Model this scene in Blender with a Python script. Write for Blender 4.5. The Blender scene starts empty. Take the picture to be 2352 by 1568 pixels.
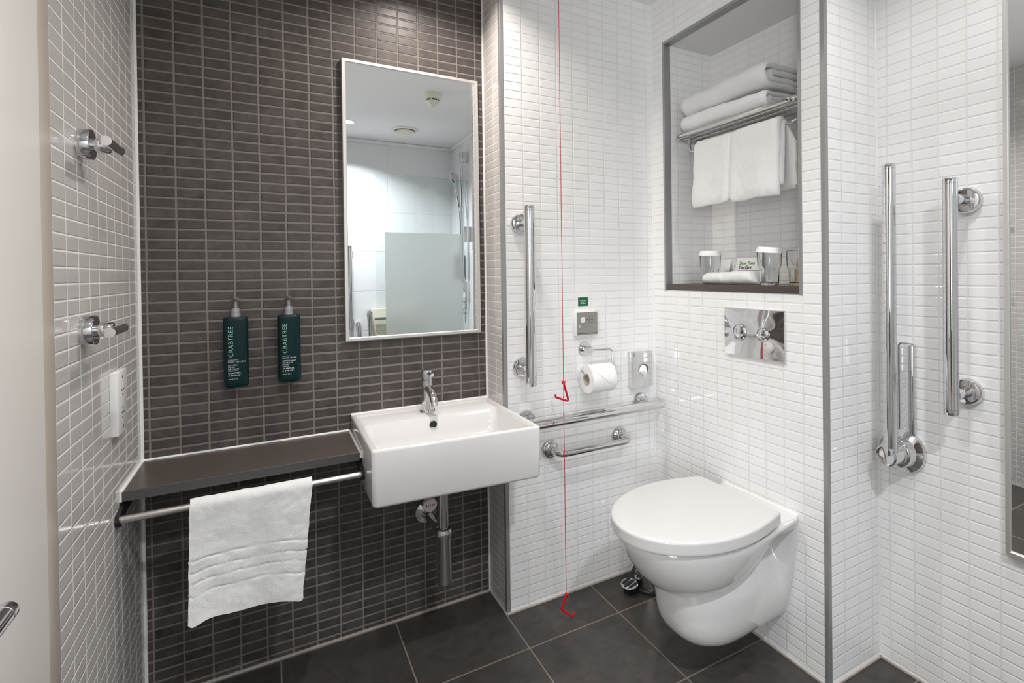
import bpy, bmesh, math, random
from mathutils import Vector, Matrix, noise
random.seed(4)
scn = bpy.context.scene
COL = scn.collection
PI = math.pi

# ------------------------------------------------------------------ room sizes (metres)
P = 0.03                      # mosaic row pitch
Q = 0.0694                    # white mosaic column pitch
W1, DP = 1.0322, 0.1665       # end of dark wall, depth of the pier
W2, EY = 1.7021, 0.9381       # toilet wall plane, front edge of toilet wall
W3 = 1.9542                   # right wall plane
H = 2.297                     # ceiling
YF = -2.631                   # shower end wall
XS = 1.706                    # shower side wall
YS = -1.80                    # where shower side wall starts
NY0, NY1, NZ0, NZ1, NX = -0.244, -0.855, 1.128, 2.108, 1.960   # niche

# ------------------------------------------------------------------ materials
def new_mat(name):
    m = bpy.data.materials.new(name); m.use_nodes = True
    nt = m.node_tree
    return m, nt, nt.nodes['Principled BSDF']

def setin(b, **kw):
    for k, v in kw.items():
        k = k.replace('_', ' ')
        for kk in (k, k.title(), k.capitalize()):
            if kk in b.inputs:
                s = b.inputs[kk]
                if isinstance(v, tuple) and len(v) == 3 and s.type == 'RGBA': v = (*v, 1)
                s.default_value = v
                break
        else:
            raise KeyError(k)

def srgb(r, g, b):
    f = lambda c: (c/255/12.92) if c/255 <= .04045 else ((c/255+.055)/1.055)**2.4
    return (f(r), f(g), f(b))

def simple(name, col, rough=.5, metal=0., bump=None, coat=0., spec=None, sheen=0.):
    m, nt, b = new_mat(name)
    setin(b, base_color=col, roughness=rough, metallic=metal)
    if coat: b.inputs['Coat Weight'].default_value = coat; b.inputs['Coat Roughness'].default_value = .03
    if spec is not None: b.inputs['Specular IOR Level'].default_value = spec
    if sheen: b.inputs['Sheen Weight'].default_value = sheen
    if bump:
        scale, strength, dist = bump
        tc = nt.nodes.new('ShaderNodeTexCoord'); n = nt.nodes.new('ShaderNodeTexNoise')
        n.inputs['Scale'].default_value = scale; n.inputs['Detail'].default_value = 3
        bp = nt.nodes.new('ShaderNodeBump'); bp.inputs['Strength'].default_value = strength; bp.inputs['Distance'].default_value = dist
        nt.links.new(tc.outputs['Object'], n.inputs['Vector']); nt.links.new(n.outputs['Fac'], bp.inputs['Height'])
        nt.links.new(bp.outputs['Normal'], b.inputs['Normal'])
    return m

def math_node(nt, op, a, b=None, clamp=False):
    n = nt.nodes.new('ShaderNodeMath'); n.operation = op; n.use_clamp = clamp
    for i, v in enumerate((a, b)):
        if v is None: continue
        if isinstance(v, (int, float)): n.inputs[i].default_value = v
        else: nt.links.new(v, n.inputs[i])
    return n.outputs[0]

def tile_mat(name, ax, u0, pu, v0, pv, grout, tcol, gcol, rough, bevel, tilt, var, vax='Z', stone=0., bdist=.0016, spec=.5, wav=0., rough_g=.8):
    """stacked mosaic laid on a wall: u along ax, v along vax, both in metres"""
    m, nt, b = new_mat(name); L = nt.links.new
    tc = nt.nodes.new('ShaderNodeTexCoord'); sp = nt.nodes.new('ShaderNodeSeparateXYZ'); L(tc.outputs['Object'], sp.inputs[0])
    U = math_node(nt, 'DIVIDE', math_node(nt, 'SUBTRACT', sp.outputs[ax], u0), pu)
    V = math_node(nt, 'DIVIDE', math_node(nt, 'SUBTRACT', sp.outputs[vax], v0), pv)
    fu, fv = math_node(nt, 'FRACT', U), math_node(nt, 'FRACT', V)
    cu, cv = math_node(nt, 'FLOOR', U), math_node(nt, 'FLOOR', V)
    su, sv = math_node(nt, 'SUBTRACT', fu, .5), math_node(nt, 'SUBTRACT', fv, .5)
    du = math_node(nt, 'MULTIPLY', math_node(nt, 'SUBTRACT', .5, math_node(nt, 'ABSOLUTE', su)), pu)
    dv = math_node(nt, 'MULTIPLY', math_node(nt, 'SUBTRACT', .5, math_node(nt, 'ABSOLUTE', sv)), pv)
    d = math_node(nt, 'MINIMUM', du, dv)
    def ramp(lo, hi):
        r = nt.nodes.new('ShaderNodeMapRange'); r.interpolation_type = 'SMOOTHSTEP'
        r.inputs['From Min'].default_value = lo; r.inputs['From Max'].default_value = hi
        L(d, r.inputs['Value']); return r.outputs['Result']
    mask = ramp(grout/2-.0003, grout/2+.0005)
    hgt = ramp(grout/2-.0004, grout/2+bevel)
    cell = nt.nodes.new('ShaderNodeCombineXYZ'); L(cu, cell.inputs[0]); L(cv, cell.inputs[1])
    wn = nt.nodes.new('ShaderNodeTexWhiteNoise'); wn.noise_dimensions = '3D'; L(cell.outputs[0], wn.inputs['Vector'])
    sc_ = nt.nodes.new('ShaderNodeSeparateColor'); L(wn.outputs['Color'], sc_.inputs[0])
    # each tile sits a hair out of true
    tl = math_node(nt, 'ADD', math_node(nt, 'MULTIPLY', math_node(nt, 'SUBTRACT', sc_.outputs[0], .5), math_node(nt, 'MULTIPLY', su, tilt*pu)),
                   math_node(nt, 'MULTIPLY', math_node(nt, 'SUBTRACT', sc_.outputs[1], .5), math_node(nt, 'MULTIPLY', sv, tilt*pv)))
    h2 = math_node(nt, 'MULTIPLY', hgt, bdist)
    h3 = math_node(nt, 'ADD', h2, math_node(nt, 'MULTIPLY', tl, mask))
    nz = nt.nodes.new('ShaderNodeTexNoise'); L(tc.outputs['Object'], nz.inputs['Vector'])
    nz.inputs['Scale'].default_value = 26 if not stone else 14; nz.inputs['Detail'].default_value = 4
    if wav: h3 = math_node(nt, 'ADD', h3, math_node(nt, 'MULTIPLY', nz.outputs['Fac'], wav))
    bp = nt.nodes.new('ShaderNodeBump'); bp.inputs['Strength'].default_value = 1; bp.inputs['Distance'].default_value = 1
    L(h3, bp.inputs['Height']); L(bp.outputs['Normal'], b.inputs['Normal'])
    # colour
    val = math_node(nt, 'ADD', 1.0, math_node(nt, 'MULTIPLY', math_node(nt, 'SUBTRACT', sc_.outputs[2], .5), var))
    if stone:
        nz2 = nt.nodes.new('ShaderNodeTexNoise'); nz2.inputs['Scale'].default_value = 24; nz2.inputs['Detail'].default_value = 8; nz2.inputs['Roughness'].default_value = .62; nz2.inputs['Distortion'].default_value = .6
        ad = nt.nodes.new('ShaderNodeVectorMath'); ad.operation = 'ADD'
        sm = nt.nodes.new('ShaderNodeVectorMath'); sm.operation = 'SCALE'; sm.inputs['Scale'].default_value = 3.
        L(wn.outputs['Color'], sm.inputs[0]); L(tc.outputs['Object'], ad.inputs[0]); L(sm.outputs[0], ad.inputs[1]); L(ad.outputs[0], nz2.inputs['Vector'])
        val = math_node(nt, 'ADD', val, math_node(nt, 'MULTIPLY', math_node(nt, 'SUBTRACT', nz2.outputs['Fac'], .5), stone))
    hs = nt.nodes.new('ShaderNodeVectorMath'); hs.operation = 'SCALE'; hs.inputs[0].default_value = tcol; L(val, hs.inputs['Scale'])
    mx = nt.nodes.new('ShaderNodeMix'); mx.data_type = 'RGBA'
    L(mask, mx.inputs['Factor']); mx.inputs[6].default_value = (*gcol, 1); L(hs.outputs[0], mx.inputs[7])
    L(mx.outputs[2], b.inputs['Base Color'])
    rr = nt.nodes.new('ShaderNodeMapRange'); L(mask, rr.inputs['Value'])
    rr.inputs['To Min'].default_value = rough_g; rr.inputs['To Max'].default_value = rough
    L(rr.outputs['Result'], b.inputs['Roughness'])
    b.inputs['Specular IOR Level'].default_value = spec
    return m

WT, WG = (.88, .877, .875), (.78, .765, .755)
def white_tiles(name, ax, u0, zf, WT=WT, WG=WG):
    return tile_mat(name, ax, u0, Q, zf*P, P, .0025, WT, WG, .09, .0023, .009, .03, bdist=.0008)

M = {}
M['dark'] = tile_mat('dark slate mosaic', 'X', .0201, .06998, .685*P, P, .0050, srgb(80, 74, 71), srgb(128, 122, 118), .36, .0016, .016, .20, stone=1.7, bdist=.0013, spec=.4, wav=.0006, rough_g=.9)
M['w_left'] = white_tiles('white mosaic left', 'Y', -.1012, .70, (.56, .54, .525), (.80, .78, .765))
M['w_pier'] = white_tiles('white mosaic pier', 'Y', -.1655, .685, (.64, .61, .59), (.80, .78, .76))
M['w_rear'] = white_tiles('white mosaic rear', 'X', W1+.0143, .545)
M['w_toilet'] = white_tiles('white mosaic toilet', 'Y', -EY+.0075, .64)
M['w_ret'] = white_tiles('white mosaic return', 'X', W2+.0074, .50)
M['w_right'] = white_tiles('white mosaic right', 'Y', -EY-.0325, .355)
M['w_niche_x'] = white_tiles('white mosaic niche side', 'X', W2+.071, .64)
M['shower'] = tile_mat('large white wall tiles', 'X', 1.172, .60, 2.035-.32*6, .32, .003, (.84, .85, .86), (.66, .67, .68), .16, .002, .002, .01, bdist=.0006)
M['shower_y'] = tile_mat('large white wall tiles side', 'Y', -2.90, .60, 2.035-.32*6, .32, .003, (.84, .85, .86), (.66, .67, .68), .16, .002, .002, .01, bdist=.0006)
M['floor'] = tile_mat('dark slate floor tiles', 'X', .3352, .3471, -.3553, .3471, .0042, srgb(67, 63, 60), srgb(132, 125, 119), .40, .0012, .001, .10, vax='Y', stone=1.3, bdist=.0006, spec=.4, wav=.0004)
M['carpet'] = simple('grey carpet', (.30, .29, .28), .95)
M['bedwall'] = simple('bedroom wall covering', (.20, .17, .15), .7)  # unseen walls kept dark to give the chrome dark reflections
M['ceiling'] = simple('ceiling paint', (.90, .90, .90), .85)
M['niche_top'] = simple('niche soffit', (.80, .80, .80), .6)
M['chrome'] = simple('chrome', (.72, .72, .73), .04, 1.)
M['chrome_s'] = simple('polished steel', (.64, .63, .62), .08, 1.)
M['brushed'] = simple('brushed steel', (.62, .59, .57), .24, 1.)
M['alu'] = simple('satin aluminium trim', (.36, .36, .365), .38, .5)
M['mframe'] = simple('mirror frame satin silver', (.80, .79, .77), .38, .85)
M['mirror'] = simple('mirror silver', (.95, .965, .97), .0, 1.)
M['ceramic'] = simple('glazed ceramic', (.70, .69, .685), .07, 0., coat=.4)
M['lid'] = simple('toilet seat plastic', (.62, .612, .607), .13)
M['sealant'] = simple('white silicone', (.86, .86, .85), .4)
M['greygrout'] = simple('floor edge grout', srgb(190, 182, 176), .7)
M['stone'] = simple('dark stone slab', srgb(76, 68, 63), .30, bump=(30, .25, .002))
M['stone_edge'] = simple('dark slab edge', srgb(78, 76, 76), .38)
M['black'] = simple('black plastic', (.012, .012, .013), .35)
M['blackmetal'] = simple('dark bracket', (.02, .019, .019), .3, .3)
M['terry'] = simple('white terry cotton', (.94, .94, .935), .95, bump=(420, .65, .0055), sheen=.3)
for n_ in M['terry'].node_tree.nodes:
    if n_.type == 'TEX_NOISE': n_.inputs['Detail'].default_value = 7; n_.inputs['Roughness'].default_value = .75
M['door'] = simple('off white door laminate', srgb(228, 224, 218), .38)
M['jamb'] = simple('beige satin door frame', srgb(188, 178, 166), .33)
M['white_pl'] = simple('white plastic', (.84, .84, .83), .22)
M['cream_pl'] = simple('cream plastic', srgb(232, 230, 214), .3)
M['grey_pl'] = simple('grey metal plate', srgb(150, 148, 142), .42, .2)
M['grey_dk'] = simple('dark grey key', srgb(112, 110, 106), .45)
M['ink'] = simple('black ink', (.01, .01, .01), .6)
M['ink_grey'] = simple('grey ink', (.16, .16, .16), .6)
M['ink_green'] = simple('lime green ink', srgb(128, 176, 40), .6)
M['white_ink'] = simple('white print', (.80, .82, .81), .5)
M['mint_ink'] = simple('pale mint print', srgb(132, 186, 168), .5)
M['green_sign'] = simple('green sign', srgb(0, 98, 52), .35)
M['red'] = simple('red plastic', srgb(196, 8, 14), .3)
M['redcord'] = simple('red cord', srgb(176, 22, 28), .6)
M['bottle'] = simple('dark green bottle', srgb(0, 36, 39), .34, spec=.28)
M['pump'] = simple('smoky pump plastic', srgb(168, 168, 170), .24, .6)
M['pumphead'] = simple('smoky clear pump head', srgb(96, 92, 90), .15, .1)
M['paper'] = simple('white tissue paper', (.86, .855, .845), .9, bump=(300, .15, .001))
M['kraft'] = simple('cardboard core', srgb(196, 184, 170), .85)
M['beige'] = simple('beige sachet paper', srgb(206, 190, 152), .7)
M['seatcream'] = simple('cream shower seat', srgb(228, 222, 200), .3)
M['cap'] = simple('white card lid', (.85, .85, .85), .7)
def glass_mat(name, col, rough=0., ior=1.46):
    m = bpy.data.materials.new(name); m.use_nodes = True; nt = m.node_tree
    for n in list(nt.nodes): nt.nodes.remove(n)
    o = nt.nodes.new('ShaderNodeOutputMaterial'); g = nt.nodes.new('ShaderNodeBsdfGlass')
    g.inputs['Color'].default_value = (*col, 1); g.inputs['Roughness'].default_value = rough; g.inputs['IOR'].default_value = ior
    nt.links.new(g.outputs[0], o.inputs[0]); return m
M['glass'] = glass_mat('tumbler glass', (.97, .98, .98))
def pane_mat(name, col, frost):
    m = bpy.data.materials.new(name); m.use_nodes = True; nt = m.node_tree
    for n in list(nt.nodes): nt.nodes.remove(n)
    L = nt.links.new
    o = nt.nodes.new('ShaderNodeOutputMaterial'); t = nt.nodes.new('ShaderNodeBsdfTransparent'); t.inputs[0].default_value = (*col, 1)
    gl = nt.nodes.new('ShaderNodeBsdfGlossy'); gl.inputs['Roughness'].default_value = .3 if frost else .0
    fr = nt.nodes.new('ShaderNodeFresnel'); fr.inputs[0].default_value = 1.45
    mx = nt.nodes.new('ShaderNodeMixShader'); L(fr.outputs[0], mx.inputs[0])
    if frost:
        tr = nt.nodes.new('ShaderNodeBsdfRefraction'); tr.inputs[0].default_value = (.93, .97, .96, 1); tr.inputs['Roughness'].default_value = .55; tr.inputs['IOR'].default_value = 1.25
        df = nt.nodes.new('ShaderNodeBsdfDiffuse'); df.inputs[0].default_value = (.88, .93, .925, 1)
        m2 = nt.nodes.new('ShaderNodeMixShader'); m2.inputs[0].default_value = .45; L(tr.outputs[0], m2.inputs[1]); L(df.outputs[0], m2.inputs[2])
        L(m2.outputs[0], mx.inputs[1])
    else: L(t.outputs[0], mx.inputs[1])
    L(gl.outputs[0], mx.inputs[2]); L(mx.outputs[0], o.inputs[0]); return m
M['pane'] = pane_mat('clear shower glass', (.94, .97, .965), False)
M['frost'] = pane_mat('frosted film', (1, 1, 1), True)
def lamp_mat(name, col, s):
    m = bpy.data.materials.new(name); m.use_nodes = True; nt = m.node_tree
    for n in list(nt.nodes): nt.nodes.remove(n)
    o = nt.nodes.new('ShaderNodeOutputMaterial'); e = nt.nodes.new('ShaderNodeEmission')
    e.inputs[0].default_value = (*col, 1); e.inputs[1].default_value = s
    nt.links.new(e.outputs[0], o.inputs[0]); return m

# ------------------------------------------------------------------ mesh helpers
class MB:
    def __init__(s): s.bm = bmesh.new()
    def box(s, x0, x1, y0, y1, z0, z1, bev=0., seg=2):
        x0, x1 = sorted((x0, x1)); y0, y1 = sorted((y0, y1)); z0, z1 = sorted((z0, z1))
        b = s.bm
        v = [b.verts.new(p) for p in ((x0,y0,z0),(x1,y0,z0),(x1,y1,z0),(x0,y1,z0),(x0,y0,z1),(x1,y0,z1),(x1,y1,z1),(x0,y1,z1))]
        f = [b.faces.new([v[i] for i in q]) for q in ((0,3,2,1),(4,5,6,7),(0,1,5,4),(1,2,6,5),(2,3,7,6),(3,0,4,7))]
        if bev:
            es = list({e for fc in f for e in fc.edges})
            bmesh.ops.bevel(b, geom=es, offset=bev, segments=seg, profile=.5, affect='EDGES')
        return s
    def quad(s, *pts):
        s.bm.faces.new([s.bm.verts.new(p) for p in pts]); return s
    def loft(s, rings, cap0=True, cap1=True, close=True):
        b = s.bm; R = [[b.verts.new(p) for p in r] for r in rings]; n = len(R[0])
        for i in range(len(R)-1):
            for j in range(n if close else n-1):
                k = (j+1) % n
                try: b.faces.new((R[i][j], R[i][k], R[i+1][k], R[i+1][j]))
                except ValueError: pass
        if cap0: b.faces.new(list(reversed(R[0])))
        if cap1: b.faces.new(R[-1])
        return s
    def lathe(s, prof, c, axis='Z', n=40, cap0=True, cap1=True, d=None):
        """prof: list of (radius, height) along axis from point c"""
        A = {'X': Vector((1,0,0)), 'Y': Vector((0,1,0)), 'Z': Vector((0,0,1))}[axis] if d is None else Vector(d).normalized()
        t = Vector((0,0,1)) if abs(A.z) < .9 else Vector((1,0,0))
        u = A.cross(t).normalized(); w = A.cross(u); c = Vector(c)
        rings = []
        for r, h in prof:
            rings.append([c + A*h + (u*math.cos(2*PI*k/n) + w*math.sin(2*PI*k/n))*max(r, 1e-5) for k in range(n)])
        return s.loft(rings, cap0, cap1)
    def tube(s, pts, r, n=20, cap=True, closed=False, rad=None):
        pts = [Vector(p) for p in pts]; N = len(pts)
        up = None; rings = []
        for i, p in enumerate(pts):
            if closed: t = (pts[(i+1) % N] - pts[i-1]).normalized()
            else: t = (pts[min(i+1, N-1)] - pts[max(i-1, 0)]).normalized()
            if up is None:
                up = Vector((0,0,1)) if abs(t.z) < .9 else Vector((1,0,0))
            u = t.cross(up).normalized(); up = u.cross(t).normalized()
            rr = rad[i] if rad else r
            rings.append([p + (u*math.cos(2*PI*k/n) + up*math.sin(2*PI*k/n))*rr for k in range(n)])
        if closed:
            rings.append(rings[0]); return s.loft(rings, False, False)
        return s.loft(rings, cap, cap)
    def sheet(s, grid, thick):
        """closed cloth of a grid of points, offset to both sides by thick(i,j)/2"""
        n, m = len(grid), len(grid[0]); A, B = [], []
        for i in range(n):
            ra, rb = [], []
            for j in range(m):
                du = grid[min(i+1,n-1)][j] - grid[max(i-1,0)][j]; dv = grid[i][min(j+1,m-1)] - grid[i][max(j-1,0)]
                nn = du.cross(dv).normalized(); t = thick(i, j) if callable(thick) else thick
                ra.append(s.bm.verts.new(grid[i][j] + nn*t/2)); rb.append(s.bm.verts.new(grid[i][j] - nn*t/2))
            A.append(ra); B.append(rb)
        F = s.bm.faces.new
        for i in range(n-1):
            for j in range(m-1):
                F((A[i][j], A[i+1][j], A[i+1][j+1], A[i][j+1])); F((B[i][j], B[i][j+1], B[i+1][j+1], B[i+1][j]))
        for i in range(n-1):
            F((A[i][0], B[i][0], B[i+1][0], A[i+1][0])); F((A[i][m-1], A[i+1][m-1], B[i+1][m-1], B[i][m-1]))
        for j in range(m-1):
            F((A[0][j], A[0][j+1], B[0][j+1], B[0][j])); F((A[n-1][j], B[n-1][j], B[n-1][j+1], A[n-1][j+1]))
        return s
    def jitter(s, amp, scale, seed=0.):
        for v in s.bm.verts:
            v.co += noise.noise_vector(v.co*scale + Vector((seed, seed, seed)))*amp
        return s
    def build(s, name, mat, parent=None, smooth=True, ang=35):
        bmesh.ops.recalc_face_normals(s.bm, faces=s.bm.faces)
        off = Vector((0,0,0)); q = parent
        while q is not None: off = off + Vector(q.location); q = q.parent
        if off.length: bmesh.ops.translate(s.bm, verts=s.bm.verts, vec=-off)
        me = bpy.data.meshes.new(name); s.bm.to_mesh(me); s.bm.free()
        me.materials.append(M[mat] if isinstance(mat, str) else mat)
        if smooth:
            me.polygons.foreach_set('use_smooth', [True]*len(me.polygons)); me.set_sharp_from_angle(angle=math.radians(ang))
        o = bpy.data.objects.new(name, me); COL.objects.link(o)
        if parent is not None: o.parent = parent
        return o

def arc(c, r, a0, a1, n, ax1, ax2):
    c, ax1, ax2 = Vector(c), Vector(ax1), Vector(ax2)
    return [c + ax1*(r*math.cos(a0+(a1-a0)*k/n)) + ax2*(r*math.sin(a0+(a1-a0)*k/n)) for k in range(n+1)]

def round_path(pts, r, n=8):
    """polyline with rounded corners"""
    pts = [Vector(p) for p in pts]; out = [pts[0]]
    for a, b, c in zip(pts, pts[1:], pts[2:]):
        d0, d1 = (a-b).normalized(), (c-b).normalized(); ang = d0.angle(d1); t = r/math.tan(ang/2)
        p0, p1 = b+d0*t, b+d1*t
        for k in range(n+1):
            s = k/n
            out.append(p0*(1-s)**2 + b*(2*s*(1-s)) + p1*s*s)
    out.append(pts[-1]); return out

def thing(name, label, cat, loc, group=None):
    o = bpy.data.objects.new(name, None); COL.objects.link(o); o.empty_display_size = .05
    o.location = loc; o['label'] = label; o['category'] = cat
    if group: o['group'] = group
    return o
def tag(o, label, cat, group=None, kind=None):
    o['label'] = label; o['category'] = cat
    if group: o['group'] = group
    if kind: o['kind'] = kind
    return o
def struct(name, mb, mat, label, cat, smooth=False):
    o = mb.build(name, mat, None, smooth); return tag(o, label, cat, None, 'structure')
def copy_tree(o, dloc, label, parent=None):
    c = o.copy(); COL.objects.link(c)
    if parent is None: c.location = Vector(o.location) + Vector(dloc); c['label'] = label
    else: c.parent = parent
    for ch in list(o.children): copy_tree(ch, dloc, label, c)
    return c

def text(name, lines, size, mat, parent, place, leading=1.15, align='LEFT', extr=.0001, bold=0., space=1.0, squash=1.):
    """flat lettering: lines typed left to right, mapped to the world by place(u, v, w)"""
    cu = bpy.data.curves.new('lettering', 'FONT'); cu.body = lines; cu.size = size; cu.align_x = align
    cu.space_line = leading; cu.space_character = space; cu.offset = bold; cu.resolution_u = 3
    ob = bpy.data.objects.new('lettering', cu); COL.objects.link(ob)
    bpy.context.view_layer.update()
    me = bpy.data.meshes.new_from_object(ob.evaluated_get(bpy.context.evaluated_depsgraph_get()))
    bpy.data.objects.remove(ob); bpy.data.curves.remove(cu)
    bm = bmesh.new(); bm.from_mesh(me); bpy.data.meshes.remove(me)
    r = bmesh.ops.extrude_face_region(bm, geom=list(bm.faces))
    up = {v for v in r['geom'] if isinstance(v, bmesh.types.BMVert)}
    for v in bm.verts: v.co = Vector(place(v.co.x, v.co.y*squash, extr if v in up else -extr))
    m = MB(); m.bm.free(); m.bm = bm
    return m.build(name, mat, parent, False)

# ================================================================== ROOM SHELL
T = .10
WINP = 68.
struct('floor', MB().box(-.1, 2.2, YF-.1, .1, -.08, 0), 'floor', 'dark grey slate floor tiles with pale joints', 'floor')
struct('ceiling', MB().box(-.1, 2.2, YF-.1, .1, H, H+.08), 'ceiling', 'plain white painted ceiling', 'ceiling')
struct('wall_back', MB().box(0, W1, 0, T, 0, H), 'dark', 'dark slate mosaic wall behind basin and mirror', 'wall')
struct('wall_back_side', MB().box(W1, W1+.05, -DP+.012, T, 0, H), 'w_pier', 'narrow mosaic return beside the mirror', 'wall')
struct('wall_back_right', MB().box(W1+.012, W2, -DP, -DP+.05, 0, H), 'w_rear', 'white mosaic wall with horizontal grab rail', 'wall')
# left wall with the door opening in it
DY0, DY1, DZ = -.664, -1.60, 2.10
OY0, OY1, OZ = -1.72, -2.52, 2.06      # unseen doorway added behind the camera to let fill light in
wl = MB(); wl.box(-T, 0, DY0, T, 0, H); wl.box(-T, 0, OY0, DY1, 0, H); wl.box(-T, 0, YF-.1, OY1, 0, H); wl.box(-T, 0, OY1, OY0, OZ, H); wl.box(-T, 0, DY1, DY0, DZ, H)
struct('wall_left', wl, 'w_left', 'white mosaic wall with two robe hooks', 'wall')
# toilet wall with niche opening
wt = MB()
wt.box(W2, W2+.03, NY0, -DP+.01, 0, H); wt.box(W2, W2+.03, -EY+.012, NY1, 0, H)
wt.box(W2, W2+.03, NY1, NY0, 0, NZ0); wt.box(W2, W2+.03, NY1, NY0, NZ1, H)
struct('wall_right_boxed', wt, 'w_toilet', 'white mosaic wall behind the toilet with niche', 'wall')
nb = MB().box(NX, NX+.03, NY1-.03, NY0+.03, NZ0-.03, NZ1+.03); struct('wall_niche_back', nb, 'w_toilet', 'white mosaic back of the niche', 'wall')
struct('wall_niche_left', MB().box(W2+.03, NX, NY0, NY0+.02, NZ0-.03, NZ1), 'w_niche_x', 'white mosaic left cheek of the niche', 'wall')
struct('wall_niche_right', MB().box(W2+.03, NX, NY1-.02, NY1, NZ0-.03, NZ1), 'w_niche_x', 'white mosaic right cheek of the niche', 'wall')
struct('ceiling_niche', MB().box(W2+.03, NX, NY1-.02, NY0+.02, NZ1, NZ1+.02), 'niche_top', 'smooth grey white soffit of the niche', 'ceiling')
struct('wall_right_return', MB().box(W2+.012, 2.2, -EY, -EY+.03, 0, H), 'w_ret', 'short white mosaic return right of the toilet wall', 'wall')
struct('wall_right', MB().box(W3, W3+T, YS, -EY, 0, H), 'w_right', 'white mosaic wall with two upright grab rails', 'wall')
struct('wall_shower_return', MB().box(XS, W3+T, YS-.03, YS, 0, H), 'shower', 'white tiled return beside the shower', 'wall')
struct('wall_shower_side', MB().box(XS, XS+T, YF-.1, YS-.03, 0, H), 'shower_y', 'large white tiles on the shower side wall', 'wall')
struct('wall_front', MB().box(0, XS, YF-T, YF, 0, H), 'shower', 'large white tiles on the shower end wall', 'wall')

# trims, sealant and edges
# unseen bedroom beyond the added doorway; its window is added fill light
bd = MB().box(-2.5, -T, -6.6, -.6, -.08, -.001); struct('floor_bedroom', bd, 'carpet', 'grey carpet of the bedroom beyond the added doorway', 'floor')
struct('ceiling_bedroom', MB().box(-2.5, -T, -6.6, -.6, 2.4, 2.45), 'ceiling', 'white bedroom ceiling beyond the added doorway', 'ceiling')
WY0, WY1 = -5.7, -4.05
bw_ = MB().box(-2.55, -2.5, -6.6, -.6, 0, .55).box(-2.55, -2.5, -6.6, -.6, 2.15, 2.4).box(-2.55, -2.5, -6.6, WY0, .55, 2.15).box(-2.55, -2.5, WY1, -.6, .55, 2.15)
bw_.box(-2.5, -T, -6.65, -6.6, 0, 2.4).box(-2.5, -T, -.6, -.55, 0, 2.4).box(-T-.05, -T, -6.6, YF-.1, 0, 2.4)
struct('wall_bedroom', bw_, 'bedwall', 'dark brown bedroom walls beyond the added doorway', 'wall')
wn_ = MB().box(-2.54, -2.52, WY0, WY1, .55, 2.15)
w1_ = struct('fill_window_1', wn_, lamp_mat('fill window glow', (.93, .97, 1.), 4.), 'bright window added beyond the doorway for fill light', 'window')  # glowing pane added, placed so its light reaches the niche
wl_ = bpy.data.lights.new('window fill', 'AREA'); wl_.shape = 'RECTANGLE'; wl_.size = 1.6; wl_.size_y = 1.6; wl_.energy = WINP; wl_.color = (.95, .98, 1.)  # added fill through the doorway onto niche and toilet wall
wo_ = bpy.data.objects.new('window_fill', wl_); COL.objects.link(wo_); wo_.parent = w1_; wo_.location = (-2.50, (WY0+WY1)/2, 1.35); wo_.rotation_euler = (0, -PI/2, 0)
tr = 0
def trim(mb, mat, label, smooth=False):
    global tr; tr += 1
    return struct('trim_%d' % tr, mb, mat, label, 'trim', smooth)
trim(MB().box(W1-.0015, W1+.0125, -DP-.0015, -DP+.014, 0, H, .001), 'alu', 'satin metal corner trim beside the basin')
trim(MB().box(W2-.0015, W2+.0125, -EY-.0015, -EY+.013, 0, H, .001), 'alu', 'satin metal corner trim right of the toilet')
nt_ = MB()
for a in ((NY0-.004, NY0+.008), (NY1-.008, NY1+.004)): nt_.box(W2-.0015, W2+.03, a[0], a[1], NZ0-.004, NZ1-.0042, .0008)
nt_.box(W2-.0015, W2+.03, NY1-.008, NY0+.008, NZ1-.004, NZ1+.008, .0008)
trim(nt_, 'alu', 'satin metal trim framing the niche')
trim(MB().tube([(.001, -.001, 0), (.001, -.001, H)], .006, 10), 'sealant', 'white sealant line where left wall meets dark wall', True)
trim(MB().tube([(W1-.001, -.001, 0), (W1-.001, -.001, H)], .0045, 10), 'sealant', 'white sealant line right of the dark wall', True)
trim(MB().tube([(W2-.001, -DP-.001, 0), (W2-.001, -DP-.001, H)], .0045, 10), 'sealant', 'white sealant line in the corner by the niche', True)
trim(MB().tube([(W3-.001, -EY-.001, 0), (W3-.001, -EY-.001, H)], .0045, 10), 'sealant', 'white sealant line in the far right corner', True)
fe = MB()
for a in ((0, W1, -.005, .0), (W1-.005, W1, -DP, 0), (W1, W2, -DP-.005, -DP), (W2-.005, W2, -EY, -DP), (W2, W3, -EY-.006, -EY), (W3-.006, W3, YS, -EY), (0, .005, DY0, 0)):
    fe.box(a[0], a[1], a[2], a[3], 0, .006)
trim(fe, 'greygrout', 'pale grout line around the floor edge')
cv = MB().box(0, XS, YF, YF+.018, H-.03, H-.002, .004).box(XS-.018, XS, YF, YS, H-.03, H-.002, .004)
trim(cv, 'ceiling', 'white cornice strip above the shower', True)
trim(MB().box(XS-.012, XS+.004, YS-.012, YS+.012, 0, H, .003), 'alu', 'metal trim at the shower corner')

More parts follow.
